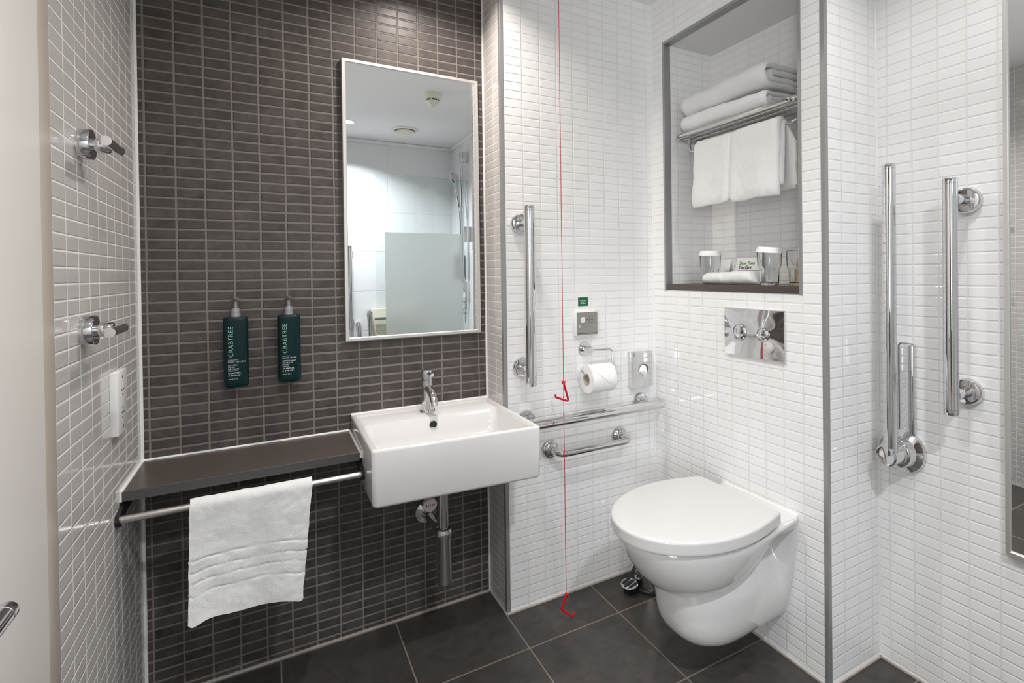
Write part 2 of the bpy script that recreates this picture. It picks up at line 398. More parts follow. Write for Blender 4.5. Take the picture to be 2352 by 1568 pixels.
# door in the left wall, with its frame and closing bar
d = thing('door_1', 'off white door in left wall with chrome closing bar', 'door', (0, (DY0+DY1)/2, 0)); d['kind'] = 'structure'
fr = MB()
fr.box(-T, .003, DY0, DY0-.072, 0, DZ, .002); fr.box(-T, .003, DY1, DY1+.072, 0, DZ, .002); fr.box(-T, .003, DY1+.072, DY0-.072, DZ-.072, DZ, .002)
fr.build('door_frame', 'jamb', d)
lf = MB().box(-.040, .010, DY1+.074, DY0-.074, .008, DZ-.074, .003, 3).build('door_leaf', 'door', d)
def flange_rail(root, name_bar, p0, p1, flanges, r, wall, fr=.036, post_r=.014, mat='chrome'):
    """straight grab bar p0-p1 with end caps, on posts to round wall roses; wall = (axis, value, outward sign)"""
    ax, val, sgn = wall; p0, p1 = Vector(p0), Vector(p1); dd = (p1-p0).normalized()
    m = MB(); L = (p1-p0).length; cp = .014
    m.lathe([(r-.003, 0), (r-.0006, .0008), (r, .003), (r, cp), (r-.0012, cp+.0006), (r-.0012, cp+.0014), (r, cp+.002), (r, L-cp-.002), (r-.0012, L-cp-.0014), (r-.0012, L-cp-.0006), (r, L-cp), (r, L-.003), (r-.0006, L-.0008), (r-.003, L)], p0, d=dd, n=36)
    m.build(name_bar, mat, root)
    N = Vector((0,0,0)); N['xyz'.index(ax)] = sgn
    for f in flanges:
        f = Vector(f); w = f.copy(); w['xyz'.index(ax)] = val; so = abs(f['xyz'.index(ax)] - val)
        rose = MB().lathe([(fr, -.002), (fr, .006), (fr-.001, .011), (fr-.004, .0155), (fr-.009, .017), (0, .017)], w, d=N, n=40).build('rose', mat, root)
        MB().lathe([(post_r, .010), (post_r, so*.62), (post_r-.001, so*.62+.0006), (post_r-.001, so*.62+.0014), (post_r, so*.62+.002), (post_r, so-r*.55)], w, d=N, n=28).build('post', mat, root)
DBX, DBY, DBZ = .055, -1.030, .819
lb = bpy.data.objects.new('closing_bar', None); COL.objects.link(lb); lb.parent = d; lb.location = (0, 0, 0)
flange_rail(lb, 'bar', (DBX, DBY, DBZ), (DBX, -1.54, DBZ), [(DBX, -1.16, DBZ), (DBX, -1.48, DBZ)], .0115, ('x', .010, 1))

# ================================================================== BASIN
bx0, bx1, bzt, bzb = .549, 1.0315, .738, .580
b = thing('basin', 'white rectangular ceramic wall basin beside the dark shelf', 'basin', ((bx0+bx1)/2, 0, bzb))
def rrect(x0, x1, y0, y1, z, r, n=6, fr=0., fl=0.):
    """rounded rectangle loop; front edge y0 gets fl/fr added at left/right"""
    pts = []
    for (cx, cy, a) in ((x1-r, y1-r, 0), (x0+r, y1-r, PI/2), (x0+r, y0+r, PI), (x1-r, y0+r, 3*PI/2)):
        for k in range(n+1):
            t = a + PI/2*k/n
            pts.append([cx+r*math.cos(t), cy+r*math.sin(t), z])
    out = []
    for x, y, zz in pts:
        s = (x-x0)/(x1-x0); w = (y1-y)/(y1-y0)
        out.append(Vector((x, y + w*(fl*(1-s)+fr*s), zz)))
    return out
by0 = -.440
K = dict(fl=.018, fr=-.014)
body = MB()
rings = [rrect(bx0+.05, bx1-.05, by0+.05, -.03, bzb, .02), rrect(bx0+.012, bx1-.012, by0+.012, -.0005, bzb, .016, **K), rrect(bx0+.004, bx1-.004, by0+.004, -.0005, bzb+.003, .014, **K),
         rrect(bx0+.001, bx1-.001, by0+.001, -.0005, bzb+.010, .013, **K), rrect(bx0, bx1, by0, -.0005, bzt-.008, .012, **K), rrect(bx0+.0015, bx1-.0015, by0+.0015, -.002, bzt-.003, .012, **K),
         rrect(bx0+.006, bx1-.006, by0+.006, -.006, bzt, .012, **K), rrect(bx0+.012, bx1-.012, by0+.012, -.018, bzt-.001, .014, **K),
         rrect(bx0+.017, bx1-.017, by0+.017, -.026, bzt-.0075, .014, **K)]
# bowl: ledge at the back carries the tap
yb = -.133
rings += [rrect(bx0+.0175, bx1-.0175, by0+.0175, -.030, bzt-.009, .014, **K)]
body.loft(rings, True, False)
# ledge plate with bowl lip
led = [rrect(bx0+.0175, bx1-.0175, by0+.0175, -.030, bzt-.009, .014, **K), rrect(bx0+.020, bx1-.020, by0+.0195, yb, bzt-.0095, .020, **K),
       rrect(bx0+.0215, bx1-.0215, by0+.021, yb-.004, bzt-.013, .022, **K), rrect(bx0+.030, bx1-.030, by0+.028, yb-.020, bzt-.062, .028, **K),
       rrect(bx0+.038, bx1-.038, by0+.034, yb-.032, bzt-.092, .034, **K), rrect(bx0+.060, bx1-.060, by0+.055, yb-.055, bzt-.104, .04, **K),
       rrect(bx0+.12, bx1-.12, by0+.10, yb-.09, bzt-.109, .03, **K)]
body.loft(led, False, True)
bmesh.ops.remove_doubles(body.bm, verts=body.bm.verts, dist=.00005)
body.build('bowl', 'ceramic', b, ang=50)
ov = MB().lathe([(.0125, .0), (.0135, .0025), (.0115, .004), (.0105, .0005), (.0105, -.012)], (.786, yb-.0112, .703), d=(0, -1, .22), n=32, cap0=False, cap1=False).build('overflow_ring', 'chrome_s', b)
MB().lathe([(.0108, -.002), (.0106, .0008), (0, .0009)], (.786, yb-.0112, .703), d=(0, -1, .22), n=24).build('overflow_hole', 'black', b)
MB().lathe([(.030, -.003), (.031, .002), (.028, .004), (.012, .002), (0, .002)], (.79, -.29, bzt-.1095), n=32).build('plughole', 'chrome', b)
MB().tube([(bx0+.002, -.003, bzt-.001), (bx1-.002, -.003, bzt-.001)], .0045, 8).build('sealant', 'sealant', b)

# tap
tx, ty, tz = .786, -.074, bzt-.009
t = thing('tap', 'chrome mixer tap on the basin ledge', 'tap', (tx, ty, tz))
MB().lathe([(.026, 0), (.0265, .002), (.0265, .006), (.0245, .009), (.021, .0095)], (tx, ty, tz), n=40).build('base_ring', 'chrome', t)
MB().lathe([(.0225, .008), (.0215, .02), (.0198, .05), (.0187, .085), (.0185, .112)], (tx, ty, tz), n=40).build('body', 'chrome', t)
hd = MB().lathe([(.0180, .1125), (.0195, .1135), (.0197, .120), (.0197, .143), (.0185, .1465), (.012, .1475), (0, .1478)], (tx, ty, tz), n=40).build('lever_head', 'chrome', t)
MB().tube([(tx, ty-.012, tz+.136), (tx+.006, ty-.045, tz+.133)], .0062, 18).build('pin', 'chrome', hd)
MB().tube([(tx, ty-.004, tz+.084), (tx+.001, ty-.026, tz+.084), (tx+.002, ty-.046, tz+.077), (tx+.003, ty-.062, tz+.066), (tx+.004, ty-.072, tz+.052), (tx+.004, ty-.0755, tz+.036)], .0125, 26, rad=[.0125, .0130, .0128, .0126, .0124, .0122]).build('spout', 'chrome', t)

# bottle trap below
tpx, tpy = .800, -.200
w = thing('waste_trap', 'chrome bottle trap under the basin', 'waste trap', (tpx, tpy, .20))
MB().tube([(tpx, tpy, bzb-.002), (tpx, tpy, .37)], .0165, 24).build('tailpipe', 'chrome_s', w)
MB().lathe([(.022, 0), (.0245, .003), (.0248, .010), (.0248, .148), (.0262, .150), (.0265, .172), (.0245, .175), (.0245, .180), (.019, .182), (.0165, .176)], (tpx, tpy, .200), n=40).build('bottle', 'chrome_s', w)
MB().tube([(tpx, tpy+.015, .355), (tpx-.001, tpy+.06, .357), (.793, -.01, .357)], .0165, 24).build('arm', 'chrome_s', w)
MB().lathe([(.041, -.001), (.041, .002), (.037, .008), (.022, .012), (.018, .013)], (.793, 0, .357), d=(0, -1, 0), n=40).build('rose', 'chrome_s', w)
v = thing('mixing_valve', 'white capped valve with red marks under the basin', 'valve', (.795, -.05, .40))
MB().lathe([(.0235, 0), (.0245, .003), (.0245, .017), (.022, .020), (0, .0205)], (.795, -.040, .402), d=(0, -1, -.25), n=32).build('cap', 'white_pl', v)
for k in range(5):
    a = -.9 + .45*k
    p = Vector((.795 + .017*math.sin(a), -.0608, .396+.007*math.cos(a)))
    MB().box(p.x-.0012, p.x+.0012, p.y-.0008, p.y+.004, p.z-.004, p.z+.004).build('dial_mark', 'red', v, False)
MB().tube([(.795, -.001, .405), (.795, -.042, .403)], .013, 18).build('stem', 'chrome_s', v)
MB().tube([(.795, -.02, .41), (.795, -.02, .57)], .006, 12).build('pipe', 'chrome_s', v)

# shelf beside the basin
sh = thing('stone_shelf', 'dark stone shelf left of the basin', 'shelf', (.27, 0, .662))
shz, sht, shy = .686, .024, -.246
MB().box(.004, bx0-.006, shy, -.004, shz-sht, shz, .0012).build('slab', 'stone', sh, False)
MB().box(.004, bx0-.006, shy-.0025, shy, shz-sht, shz-.0006, .0005).build('edge_strip', 'stone_edge', sh, False)
sl = MB().tube([(.004, -.0035, shz+.0005), (bx0-.004, -.0035, shz+.0005)], .0042, 8).tube([(.003, -.002, shz), (.003, shy, shz)], .0042, 8).tube([(.003, shy+.001, shz+.002), (.003, shy+.001, shz-sht)], .0042, 8)
sl.tube([(bx0-.004, -.002, shz), (bx0-.004, shy, shz)], .004, 8).tube([(bx0-.003, shy+.001, shz+.001), (bx0-.003, shy+.001, shz-.018)], .004, 8)
sl.build('sealant', 'sealant', sh)

# towel rail below the shelf
ry, rz = -.282, .632
r = thing('towel_rail', 'steel towel rail under the dark stone shelf', 'towel rail', (.27, ry, rz))
MB().tube([(.0085, ry, rz), (bx0-.0085, ry, rz)], .0092, 28).build('rail', 'brushed', r)
for nm, xa, xb in (('bracket', .001, .0085), ('bracket', bx0-.0085, bx0-.001)):
    pts = [(-.02, .656), (-.235, .656), (ry-.010, rz+.012), (ry-.0155, rz), (ry-.011, rz-.013), (ry, rz-.017), (ry+.012, rz-.013), (-.215, .630), (-.02, .630)]
    m = MB().loft([[Vector((xx, y, z)) for y, z in pts] for xx in (xa, xb)]); m.build(nm, 'blackmetal', r, False)

# hand towel on the rail
def hand_towel():
    m = MB(); NU, NV = 150, 110; grid = []
    zt = rz + .004; rr = .0138
    for i in range(NU+1):
        s = i/NU; row = []
        for j in range(NV+1):
            tt = j/NV
            x = .142 + .272*tt
            hem = .350 + .010*max(0, 1-tt/.05)**2 + .008*max(0, (tt-.95)/.05)**2 + .022*math.sin(PI*tt*.9)  - .030*tt + .006*math.sin(9*tt)   # wavy lower edge
            front = (zt-.004) - hem; back = .20
            tot = front + PI*rr + back; a = s*tot
            if a < front:
                z = hem + a; y = ry - rr; k = (1 - a/front)
                y -= .020*k*k*(.5+.5*math.cos(2.4*tt+.3)) + .008*k*math.sin(7*tt+1) + .004*k*math.sin(15*tt+2)
                x += -.003*k*(1-tt) - .028*k*tt
                fz = 1-k
                for c, dash in ((.24, 0), (.345, 1), (.435, 1), (.535, 0)):
                    e = math.exp(-((fz - c - .018*math.sin(PI*tt))/.0055)**2)
                    if dash and (tt*9) % 1 < .16: e *= .2
                    y += .0026*e
            elif a < front + PI*rr:
                th = (a-front)/rr; z = zt-.004 + rr*math.sin(th); y = ry - rr*math.cos(th)
            else:
                z = zt-.004 - (a-front-PI*rr); y = ry + rr + .004; x += -.030*tt*min(1, (a-front-PI*rr)/.1)
            p = Vector((x, y, z)); p += noise.noise_vector(p*26)*.0022 + noise.noise_vector(p*70+Vector((3,3,3)))*.0009
            row.append(p)
        grid.append(row)
    m.sheet(grid, .0095)
    return m
tag(hand_towel().build('hand_towel', 'terry', None, ang=80), 'white hand towel with woven bands on the steel rail', 'towel')

# pump dispensers on the dark wall
def dispenser(cx, lines_a, lines_b, label, name='soap_dispenser', group='pump bottles on the dark wall'):
    z0, z1, hw, y0, y1 = .877, 1.082, .0315, -.010, -.064
    r = thing(name, label, 'dispenser', (cx, -.037, z0), group)
    def ring(z, k=1.):
        out = []; cy, hy = (y0+y1)/2, (y0-y1)/2
        for q in range(48):
            a = 2*PI*q/48; c, s_ = math.cos(a), math.sin(a); e = .55
            out.append(Vector((cx + hw*k*math.copysign(abs(c)**e, c), cy + hy*k*math.copysign(abs(s_)**e, s_), z)))
        return out
    MB().loft([ring(z0, .80), ring(z0+.0015, .92), ring(z0+.006, .985), ring(z0+.012, 1), ring(z1-.010, 1), ring(z1-.004, .985), ring(z1-.001, .93), ring(z1, .85)]).build('bottle', 'bottle', r, ang=60)
    cy = (y0+y1)/2
    col = MB().lathe([(.0135, 0), (.0140, .002), (.0132, .006), (.0128, .012), (.0128, .0125), (.0122, .0128), (.0126, .016), (.0118, .020), (.0108, .024), (.0102, .027), (.006, .028)], (cx, cy, z1-.0005), n=32).build('pump_collar', 'pump', r)
    MB().lathe([(.0050, .026), (.0050, .044), (.0062, .045), (.0062, .048)], (cx, cy, z1), n=24).build('pump_stem', 'pump', r)
    hd = MB().lathe([(.0085, .0465), (.0095, .048), (.0095, .056), (.0085, .058), (0, .0585)], (cx, cy, z1), n=28)
    hd.box(cx-.013, cx+.013, cy-.006, cy+.006, z1+.046, z1+.054, .002); hd.tube([(cx, cy, z1+.053), (cx, cy-.022, z1+.0525), (cx, cy-.028, z1+.049)], .0036, 12)
    hd.build('pump_head', 'pumphead', r)
    hy = (y0-y1)/2
    def front(x):
        k = min(1, abs((x-cx)/hw)); return cy - hy*(max(0, 1-k**(2/.55)))**(.55/2)
    def pl(ox, oz): return lambda u, v, w_: (cx+ox+u, front(cx+ox+u) - .00025 - w_, oz+v)
    def plv(ox, oz): return lambda u, v, w_: (cx+ox-v, front(cx+ox-v) - .00025 - w_, oz+u)
    # tall word reads upwards
    text('wordmark', 'CRABTREE', .0172, 'mint_ink', r, plv(-.0065, .9660), space=1.13, bold=.0001)
    zz = .957
    for s_, sz, dz, bo in lines_a:
        text('print_line', s_, sz, 'white_ink', r, pl(-.0195, zz), space=1.12, bold=bo); zz -= dz
    text('print_line', 'CRABTREE', .0058, 'white_ink', r, pl(-.0195, .9180), space=1.15, bold=.00007)
    text('print_line', '& EVELYN', .0058, 'white_ink', r, pl(-.0195, .9110), space=1.15, bold=.00007)
    text('print_line', '\u00ae', .0026, 'white_ink', r, pl(.0118, .9132))
    text('print_line', lines_b, .0034, 'white_ink', r, pl(-.0195, .9015))
    # flat wall clip behind
    MB().box(cx-.016, cx+.016, -.012, -.0005, .90, 1.05, .002).build('wall_clip', 'black', r, False)
    return r
dispenser(.2325, [('MOISTURISING', .0034, .0066, 0.), ('BODY LOTION', .0058, .0093, .00002), ('LOTION', .0056, .0058, .00002), ('POUR', .0056, .0058, .00002), ('LE CORPS', .0056, .0042, .00002), ('HYDRATANTE', .0034, 0, 0.)],
          '300ml \u2117 10 fl oz', 'dark green body lotion pump bottle, left of the two on dark wall')
dispenser(.3715, [('CLEANSING', .0034, .0066, 0.), ('HAND WASH', .0058, .0093, .00002), ('NETTOYANT', .0056, .0058, .00002), ('POUR LES', .0056, .0058, .00002), ('MAINS', .0056, .0042, .00002), ('PURIFIANT', .0034, 0, 0.)],
          '300ml \u2117 10 fl oz', 'dark green hand wash pump bottle, nearer the mirror')

# mirrors
def mirror(name, label, ax, plane, a0, a1, z0, z1, fw, dep):
    """framed mirror; ax 'y' hangs on the dark wall facing -y, 'x' on the right wall facing -x"""
    o = (lambda a, dd, z: (a, plane-dd, z)) if ax == 'y' else (lambda a, dd, z: (plane-dd, a, z))
    r = thing(name, label, 'mirror', o((a0+a1)/2, 0, z0))
    f = MB(); lo, hi = min(a0, a1), max(a0, a1)
    prof = [(0, .0005), (0, dep-.002), (.0015, dep), (fw-.0025, dep), (fw, dep-.002), (fw, .0005)]
    rings = [[Vector(o(A + sa*i_, dd, Z + sz*i_)) for i_, dd in prof] for A, sa, Z, sz in ((lo, 1, z0, 1), (hi, -1, z0, 1), (hi, -1, z1, -1), (lo, 1, z1, -1))]
    rings.append(rings[0]); f.loft(rings, False, False); bmesh.ops.remove_doubles(f.bm, verts=f.bm.verts, dist=1e-6)
    f.build('frame', 'mframe', r, ang=30)
    g = MB(); p, q = o(lo+fw*.6, .002, z0+fw*.6), o(hi-fw*.6, dep-.005, z1-fw*.6); g.box(p[0], q[0], p[1], q[1], p[2], q[2])
    g.build('glass', 'mirror', r, False)
    return r
mirror('wall_mirror', 'framed mirror on dark wall above the basin', 'y', 0., .5355, 1.0035, .983, 1.9155, .0125, .020)
mirror('tall_mirror', 'tall framed mirror at the right edge', 'x', W3, -1.2645, -1.715, .473, 1.98, .0125, .020)

# robe hooks
hk = thing('robe_hook', 'upper chrome robe hook on the left wall', 'hook', (0, -.503, 1.466), 'chrome robe hooks')
MB().lathe([(.0300, -.001), (.0300, .020), (.0292, .0212), (0, .0212)], (0, -.503, 1.466), 'X', 44).build('rose', 'chrome', hk)
MB().lathe([(.012, .020), (.012, .027), (.0145, .0272), (.0145, .0465), (.0135, .048), (0, .0482)], (0, -.503, 1.466), 'X', 32).build('stem', 'chrome', hk)
MB().tube([(.054, -.566, 1.4645), (.054, -.50, 1.4645), (.055, -.464, 1.4655)], .0094, 32).build('peg', 'chrome', hk, ang=50)
copy_tree(hk, (0, 0, -.368), 'lower chrome robe hook on the left wall')

# shaver socket
sk = thing('shaver_socket', 'white shaver socket on the left wall', 'socket', (0, -.275, .837))
MB().box(0, .0155, -.232, -.318, .837, .983, .0012).build('faceplate', 'white_pl', sk, ang=30)
for z, y in ((.968, -.275), (.852, -.275)): MB().lathe([(.0035, 0), (.0032, .0008), (0, .0009)], (.0154, y, z), 'X', 16).build('screw', 'chrome', sk)
for z, y in ((.938, -.283), (.938, -.266), (.926, -.275), (.885, -.283), (.885, -.267), (.873, -.279), (.896, -.275)): MB().box(.0145, .0158, y-.003, y+.003, z-.002, z+.002).build('socket_slot', 'black', sk, False)

# ================================================================== REAR WHITE WALL FITTINGS
g = thing('grab_rail', 'upright chrome grab rail between mirror and red cord', 'grab rail', (1.099, -DP, .815))
flange_rail(g, 'bar', (1.099, -.248, .813), (1.099, -.248, 1.432), [(1.099, -.248, 1.378), (1.099, -.248, .868)], .0185, ('y', -DP, -1), .036)
g = thing('grab_rail', 'horizontal chrome grab rail behind the basin corner', 'grab rail', (1.37, -DP, .676))
flange_rail(g, 'bar', (1.058, -.248, .677), (1.670, -.248, .677), [(1.112, -.248, .677), (1.620, -.248, .677)], .0185, ('y', -DP, -1), .036)
g = thing('towel_bar', 'short bent chrome bar under the horizontal grab rail', 'rail', (1.363, -DP, .556))
MB().tube(round_path([(1.208, -DP-.004, .556), (1.208, -.246, .556), (1.516, -.246, .556), (1.516, -DP-.004, .556)], .032, 10), .0122, 24).build('bar', 'chrome_s', g)
for x in (1.208, 1.516):
    MB().lathe([(.034, -.001), (.034, .004), (.031, .009), (.027, .0105), (.0255, .0125), (.019, .017), (.0165, .018), (.0155, .026), (.0125, .027)], (x, -DP, .556), d=(0, -1, 0), n=40).build('rose', 'chrome_s', g)

# emergency cord
cx, cy = 1.193, -.305
c = thing('emergency_cord', 'red emergency pull cord hanging from the ceiling', 'cord', (cx, cy, H))
MB().tube([(cx, cy, H-.012), (cx, cy, 1.5), (cx, cy, .834), (cx, cy, .10)], .0012, 8).build('cord', 'redcord', c)
MB().lathe([(.028, 0), (.028, -.006), (.020, -.014), (.004, -.016)], (cx, cy, H), n=28).build('ceiling_mount', 'white_pl', c)
def handle(z, sx, sp):
    pts = round_path([(cx, cy, z), (cx+.020*sx, cy, z-.068), (cx-.030*sx*sp, cy, z-.047 if sp > 0 else z-.090)], .006, 5)
    pts += [Vector((cx-.030*sx*sp-.002*sx, cy, pts[-1].z+.004)), Vector((cx-.030*sx*sp-.0005*sx, cy, pts[-1].z+.010))]
    m = MB().tube(pts, .0036, 12); m.lathe([(.003, -.006), (.006, -.002), (.0045, .004), (.002, .007)], (cx, cy, z), n=14); m.box(cx-.007, cx+.007, cy-.003, cy+.003, z-.002, z+.004, .001)
    return m.build('pull_handle', 'red', c)
handle(.825, 1, 1)
lowpts = round_path([(cx, cy, .094), (cx-.018, cy+.002, .048), (cx+.020, cy-.006, .014), (cx+.027, cy-.006, .026)], .005, 5)
lo = MB().tube(lowpts, .0038, 12); lo.lathe([(.003, -.005), (.006, -.001), (.0045, .004), (.002, .007)], (cx, cy, .094), n=14); lo.box(cx-.004, cx+.009, cy-.003, cy+.003, .086, .094, .001)
lo.build('pull_handle', 'red', c)
for z in (.775, .715, .680): MB().lathe([(.0012, -.004), (.0028, 0), (.0012, .004)], (cx, cy, z), n=10).build('knot', 'redcord', c)

# sign and call panel
yw = -DP
s = thing('wall_sign', 'small green sign above the grey call panel', 'sign', (1.358, yw, 1.073))
MB().box(1.3335, 1.3825, yw-.0012, yw, 1.0705, 1.1095).build('border', 'white_pl', s, False)
MB().box(1.3365, 1.3795, yw-.002, yw-.001, 1.0735, 1.1065).build('face', 'green_sign', s, False)
for i, l in enumerate(('In an Emergency', 'Pull Cord or', 'Press Button')):
    text('print_line', l, .0044, 'white_ink', s, lambda u, v, w_, i=i: (1.358+u, yw-.0022-w_, 1.0935-.0058*i+v), align='CENTER', bold=.00007)
p = thing('call_panel', 'grey assistance call panel below the green sign', 'call panel', (1.361, yw, .962))
MB().box(1.3145, 1.408, yw-.024, yw, .962, 1.053, .002).build('back_box', 'white_pl', p, ang=30)
fx0, fx1, fy = 1.3165, 1.4065, yw-.0265
MB().box(fx0, fx1, fy, yw-.0235, .966, 1.0515, .0006).build('faceplate', 'grey_pl', p, False)
def key(x0, z0, mat, tx_, ink):
    kk = MB().box(x0-.001, x0+.019, fy-.0007, fy+.001, z0-.001, z0+.023, .0006).build('key_surround', 'grey_dk', p, False)
    kb = MB().box(x0+.0005, x0+.0175, fy-.0016, fy, z0+.0005, z0+.0215, .0008).build('key', mat, p, False)
    text('key_print', tx_, .0050, ink, kb, lambda u, v, w_: (x0+.009+u, fy-.0017-w_, z0+.0095+v), align='CENTER')
key(1.3335, 1.012, 'white_pl', 'CALL', 'ink_grey'); key(1.3700, 1.012, 'grey_pl', 'RESET', 'ink')
MB().lathe([(.0022, 0), (.0020, .001), (0, .0013)], (1.3613, fy, 1.0235), d=(0, -1, 0), n=14).build('indicator', 'black', p)
for x in (1.3265, 1.3965):
    MB().lathe([(.0052, 0), (.0050, .0010), (.0034, .0012), (0, .0008)], (x, fy, .9985), d=(0, -1, 0), n=20).build('screw', 'chrome', p)
MB().box(fx0+.001, fx1-.001, fy-.0004, fy+.0005, .9715, .9729).build('line', 'black', p, False)

# paper holder and roll
h = thing('toilet_roll_holder', 'chrome toilet roll holder right of the red cord', 'holder', (1.3625, yw, .911))
MB().lathe([(.028, -.001), (.028, .004), (.027, .005), (0, .005)], (1.3625, yw, .911), d=(0, -1, 0), n=40).build('rose', 'chrome', h)
MB().lathe([(.0125, .004), (.0125, .046), (.0115, .0475), (0, .0478)], (1.3625, yw, .909), d=(0, -1, 0), n=28).build('stem', 'chrome', h)
arm = round_path([(1.3625, -.207, .909), (1.457, -.212, .906), (1.457, -.224, .823), (1.330, -.224, .823), (1.314, -.224, .842)], .010, 6)
MB().tube(arm, .0042, 14).build('arm', 'chrome', h)
ro = thing('toilet_roll', 'white toilet roll with folded paper point', 'toilet roll', (1.385, -.225, .755))
rc = (1.333, -.226, .806); RL = .104; RR = .0525
MB().lathe([(.0225, .001), (.047, 0), (RR-.001, .0005), (RR, .003), (RR, RL-.003), (RR-.001, RL-.0005), (.0225, RL), (.0222, RL*.5), (.0225, .001)], rc, 'X', 56, False, False).build('paper_roll', 'paper', ro, ang=50)
MB().lathe([(.0220, .0), (.0224, RL), (.0208, RL), (.0208, 0), (.0220, 0)], rc, 'X', 36, False, False).build('core', 'kraft', ro)
gr = []
for i in range(17):
    th = math.radians(92 + 96*i/16); row = []
    f = i/16; a0 = .0 + RL*(0 if f < .38 else .62*(f-.38)/.62); a1 = RL*(1 if f < .38 else 1-.18*(f-.38)/.62)
    for j in range(9):
        x = rc[0] + a0 + (a1-a0)*j/8
        q = RR + .0012 + .004*max(0, f-.6)
        row.append(Vector((x, rc[1] + q*math.cos(th), rc[2] + q*math.sin(th))))
    gr.append(row)
MB().sheet(gr, .0007).build('folded_end', 'paper', ro)

# sanitary bag dispenser
db = thing('bag_dispenser', 'mirror chrome bag dispenser in the corner above the grab rail', 'dispenser', (1.613, yw, .738))
MB().box(1.5655, 1.6630, yw-.034, yw, .738, .883, .003).build('case', 'chrome', db, ang=30)
dcx, dcz, dfy = 1.617, .811, yw-.0345
MB().lathe([(.0245, 0), (.0250, .0012), (.0225, .0018), (.0215, .0002)], (dcx, dcz and dfy, dcz), d=(0, -1, 0), n=40, cap0=False, cap1=False).build('opening_ring', 'chrome', db)
MB().lathe([(.022, -.001), (.022, .0004), (0, .0005)], (dcx, dfy, dcz), d=(0, -1, 0), n=32).build('opening', 'black', db)
tg = []
prof = [(-.017, .010), (-.021, .002), (-.0235, -.008), (-.015, -.013), (-.008, -.022), (.002, -.034), (.010, -.041), (.0125, -.030), (.015, -.016), (.016, -.003), (.014, .009), (.009, .017), (.001, .0195), (-.008, .018)]
for k in range(6):
    s_ = (1, .86, .68, .48, .26, .06)[k]
    tg.append([Vector((dcx-.001+px*s_, dfy-.0015-.016*(1-s_**2)-.0022*math.sin(i*2.1), dcz+pz*s_ - .010*(1-s_))) for i, (px, pz) in enumerate(prof)])
MB().loft(tg, False, True).build('tissue_bag', 'paper', db, ang=50)

# ================================================================== NICHE
zs = NZ0 + .0235
sl = MB().box(W2-.003, NX, NY1+.004, NY0-.004, NZ0, zs, .001)
tag(sl.build('niche_shelf', 'stone', None, False), 'dark stone sill slab at the bottom of the niche', 'shelf')

# towel rack
rx0, rx1, rya, ryb, rzz = 1.745, 1.950, -.258, -.822, 1.735
rk = thing('towel_rack', 'chrome towel rack mounted in the niche', 'rack', (NX, -.54, 1.735))
MB().tube(round_path([(rx1, rya, rzz), (rx0, rya, rzz), (rx0, ryb, rzz), (rx1, ryb, rzz)], .040, 12), .0105, 24).build('frame', 'chrome_s', rk)
for k in range(4):
    x = rx0 + .040 + .040*k
    MB().tube([(x, rya-.003, rzz-.001), (x, ryb+.003, rzz-.001)], .0050, 12).build('bar', 'chrome_s', rk)
MB().box(NX-.012, NX, rya+.005, rya-.03, rzz-.02, rzz+.02, .003).build('wall_mount', 'chrome_s', rk); MB().box(NX-.012, NX, ryb-.005, ryb+.03, rzz-.02, rzz+.02, .003).build('wall_mount', 'chrome_s', rk)
hbx = 1.765
MB().tube(round_path([(hbx, -.318, rzz-.004), (hbx, -.318, 1.668), (hbx, -.800, 1.668), (hbx+.05, -.800, rzz-.004)], .022, 10), .0055, 16).build('hanging_bar', 'chrome_s', rk)

def bath_towel(z0, y0, y1, x0, x1, t, seed, label, lift=0.):
    """folded twice: an outer fold wraps an inner fold, both rounded to the front"""
    m = MB()
    for (rr, xf) in ((1.5*t, x0+2*t), (.5*t, x0+2*t+.012)):
        grid = []; zc = z0 + 2*t; NY = 170
        path = [(x1, zc-rr)] + [(x1-(x1-xf)*k/34, zc-rr) for k in range(1, 34)] + [(xf - rr*math.sin(PI*k/22), zc - rr*math.cos(PI*k/22)) for k in range(23)] + [(xf+(x1-xf)*k/34, zc+rr) for k in range(1, 35)]
        for (px, pz) in path:
            row = []
            for j in range(NY+1):
                s = j/NY; y = y0 + (y1-y0)*s
                e = min(s, 1-s)*2
                pp = Vector((px, y, pz))
                sag = .010*math.sin(PI*s*1.1+seed)*(.4 if pz < zc else 1) + lift*s*(pz-z0)/(4*t)
                pp.z += sag*.6
                if s > .93: pp.x += .012*((s-.93)/.07)**2
                if s < .06: pp.x += .010*((.06-s)/.06)**2; pp.z += (zc-pz)*.25*((.06-s)/.06)**2
                pp += noise.noise_vector(pp*15+Vector((seed, 0, 0)))*.0045 + noise.noise_vector(pp*45+Vector((seed, 2, 0)))*.0016
                row.append(pp)
            grid.append(row)
        n_ = len(grid)
        m.sheet(grid, lambda i, j: t*.97*math.sqrt(max(.12, 1-(1-min(1, j/5, (NY-j)/5))**2)))
    for v_ in m.bm.verts: v_.co += noise.noise_vector(v_.co*85)*.0010 + noise.noise_vector(v_.co*190)*.0006
    return tag(m.build('bath_towel', 'terry', None, ang=80), label, 'towel', 'folded bath towels on the rack')
tzr = rzz + .0105
bath_towel(tzr, -.285, -.690, 1.742, 1.932, .0155, 1.3, 'lower folded white bath towel lying on the rack')
bath_towel(tzr+.0685, -.292, -.690, 1.738, 1.928, .0205, 4.1, 'upper folded white bath towel, topmost of the stack', lift=-.006)

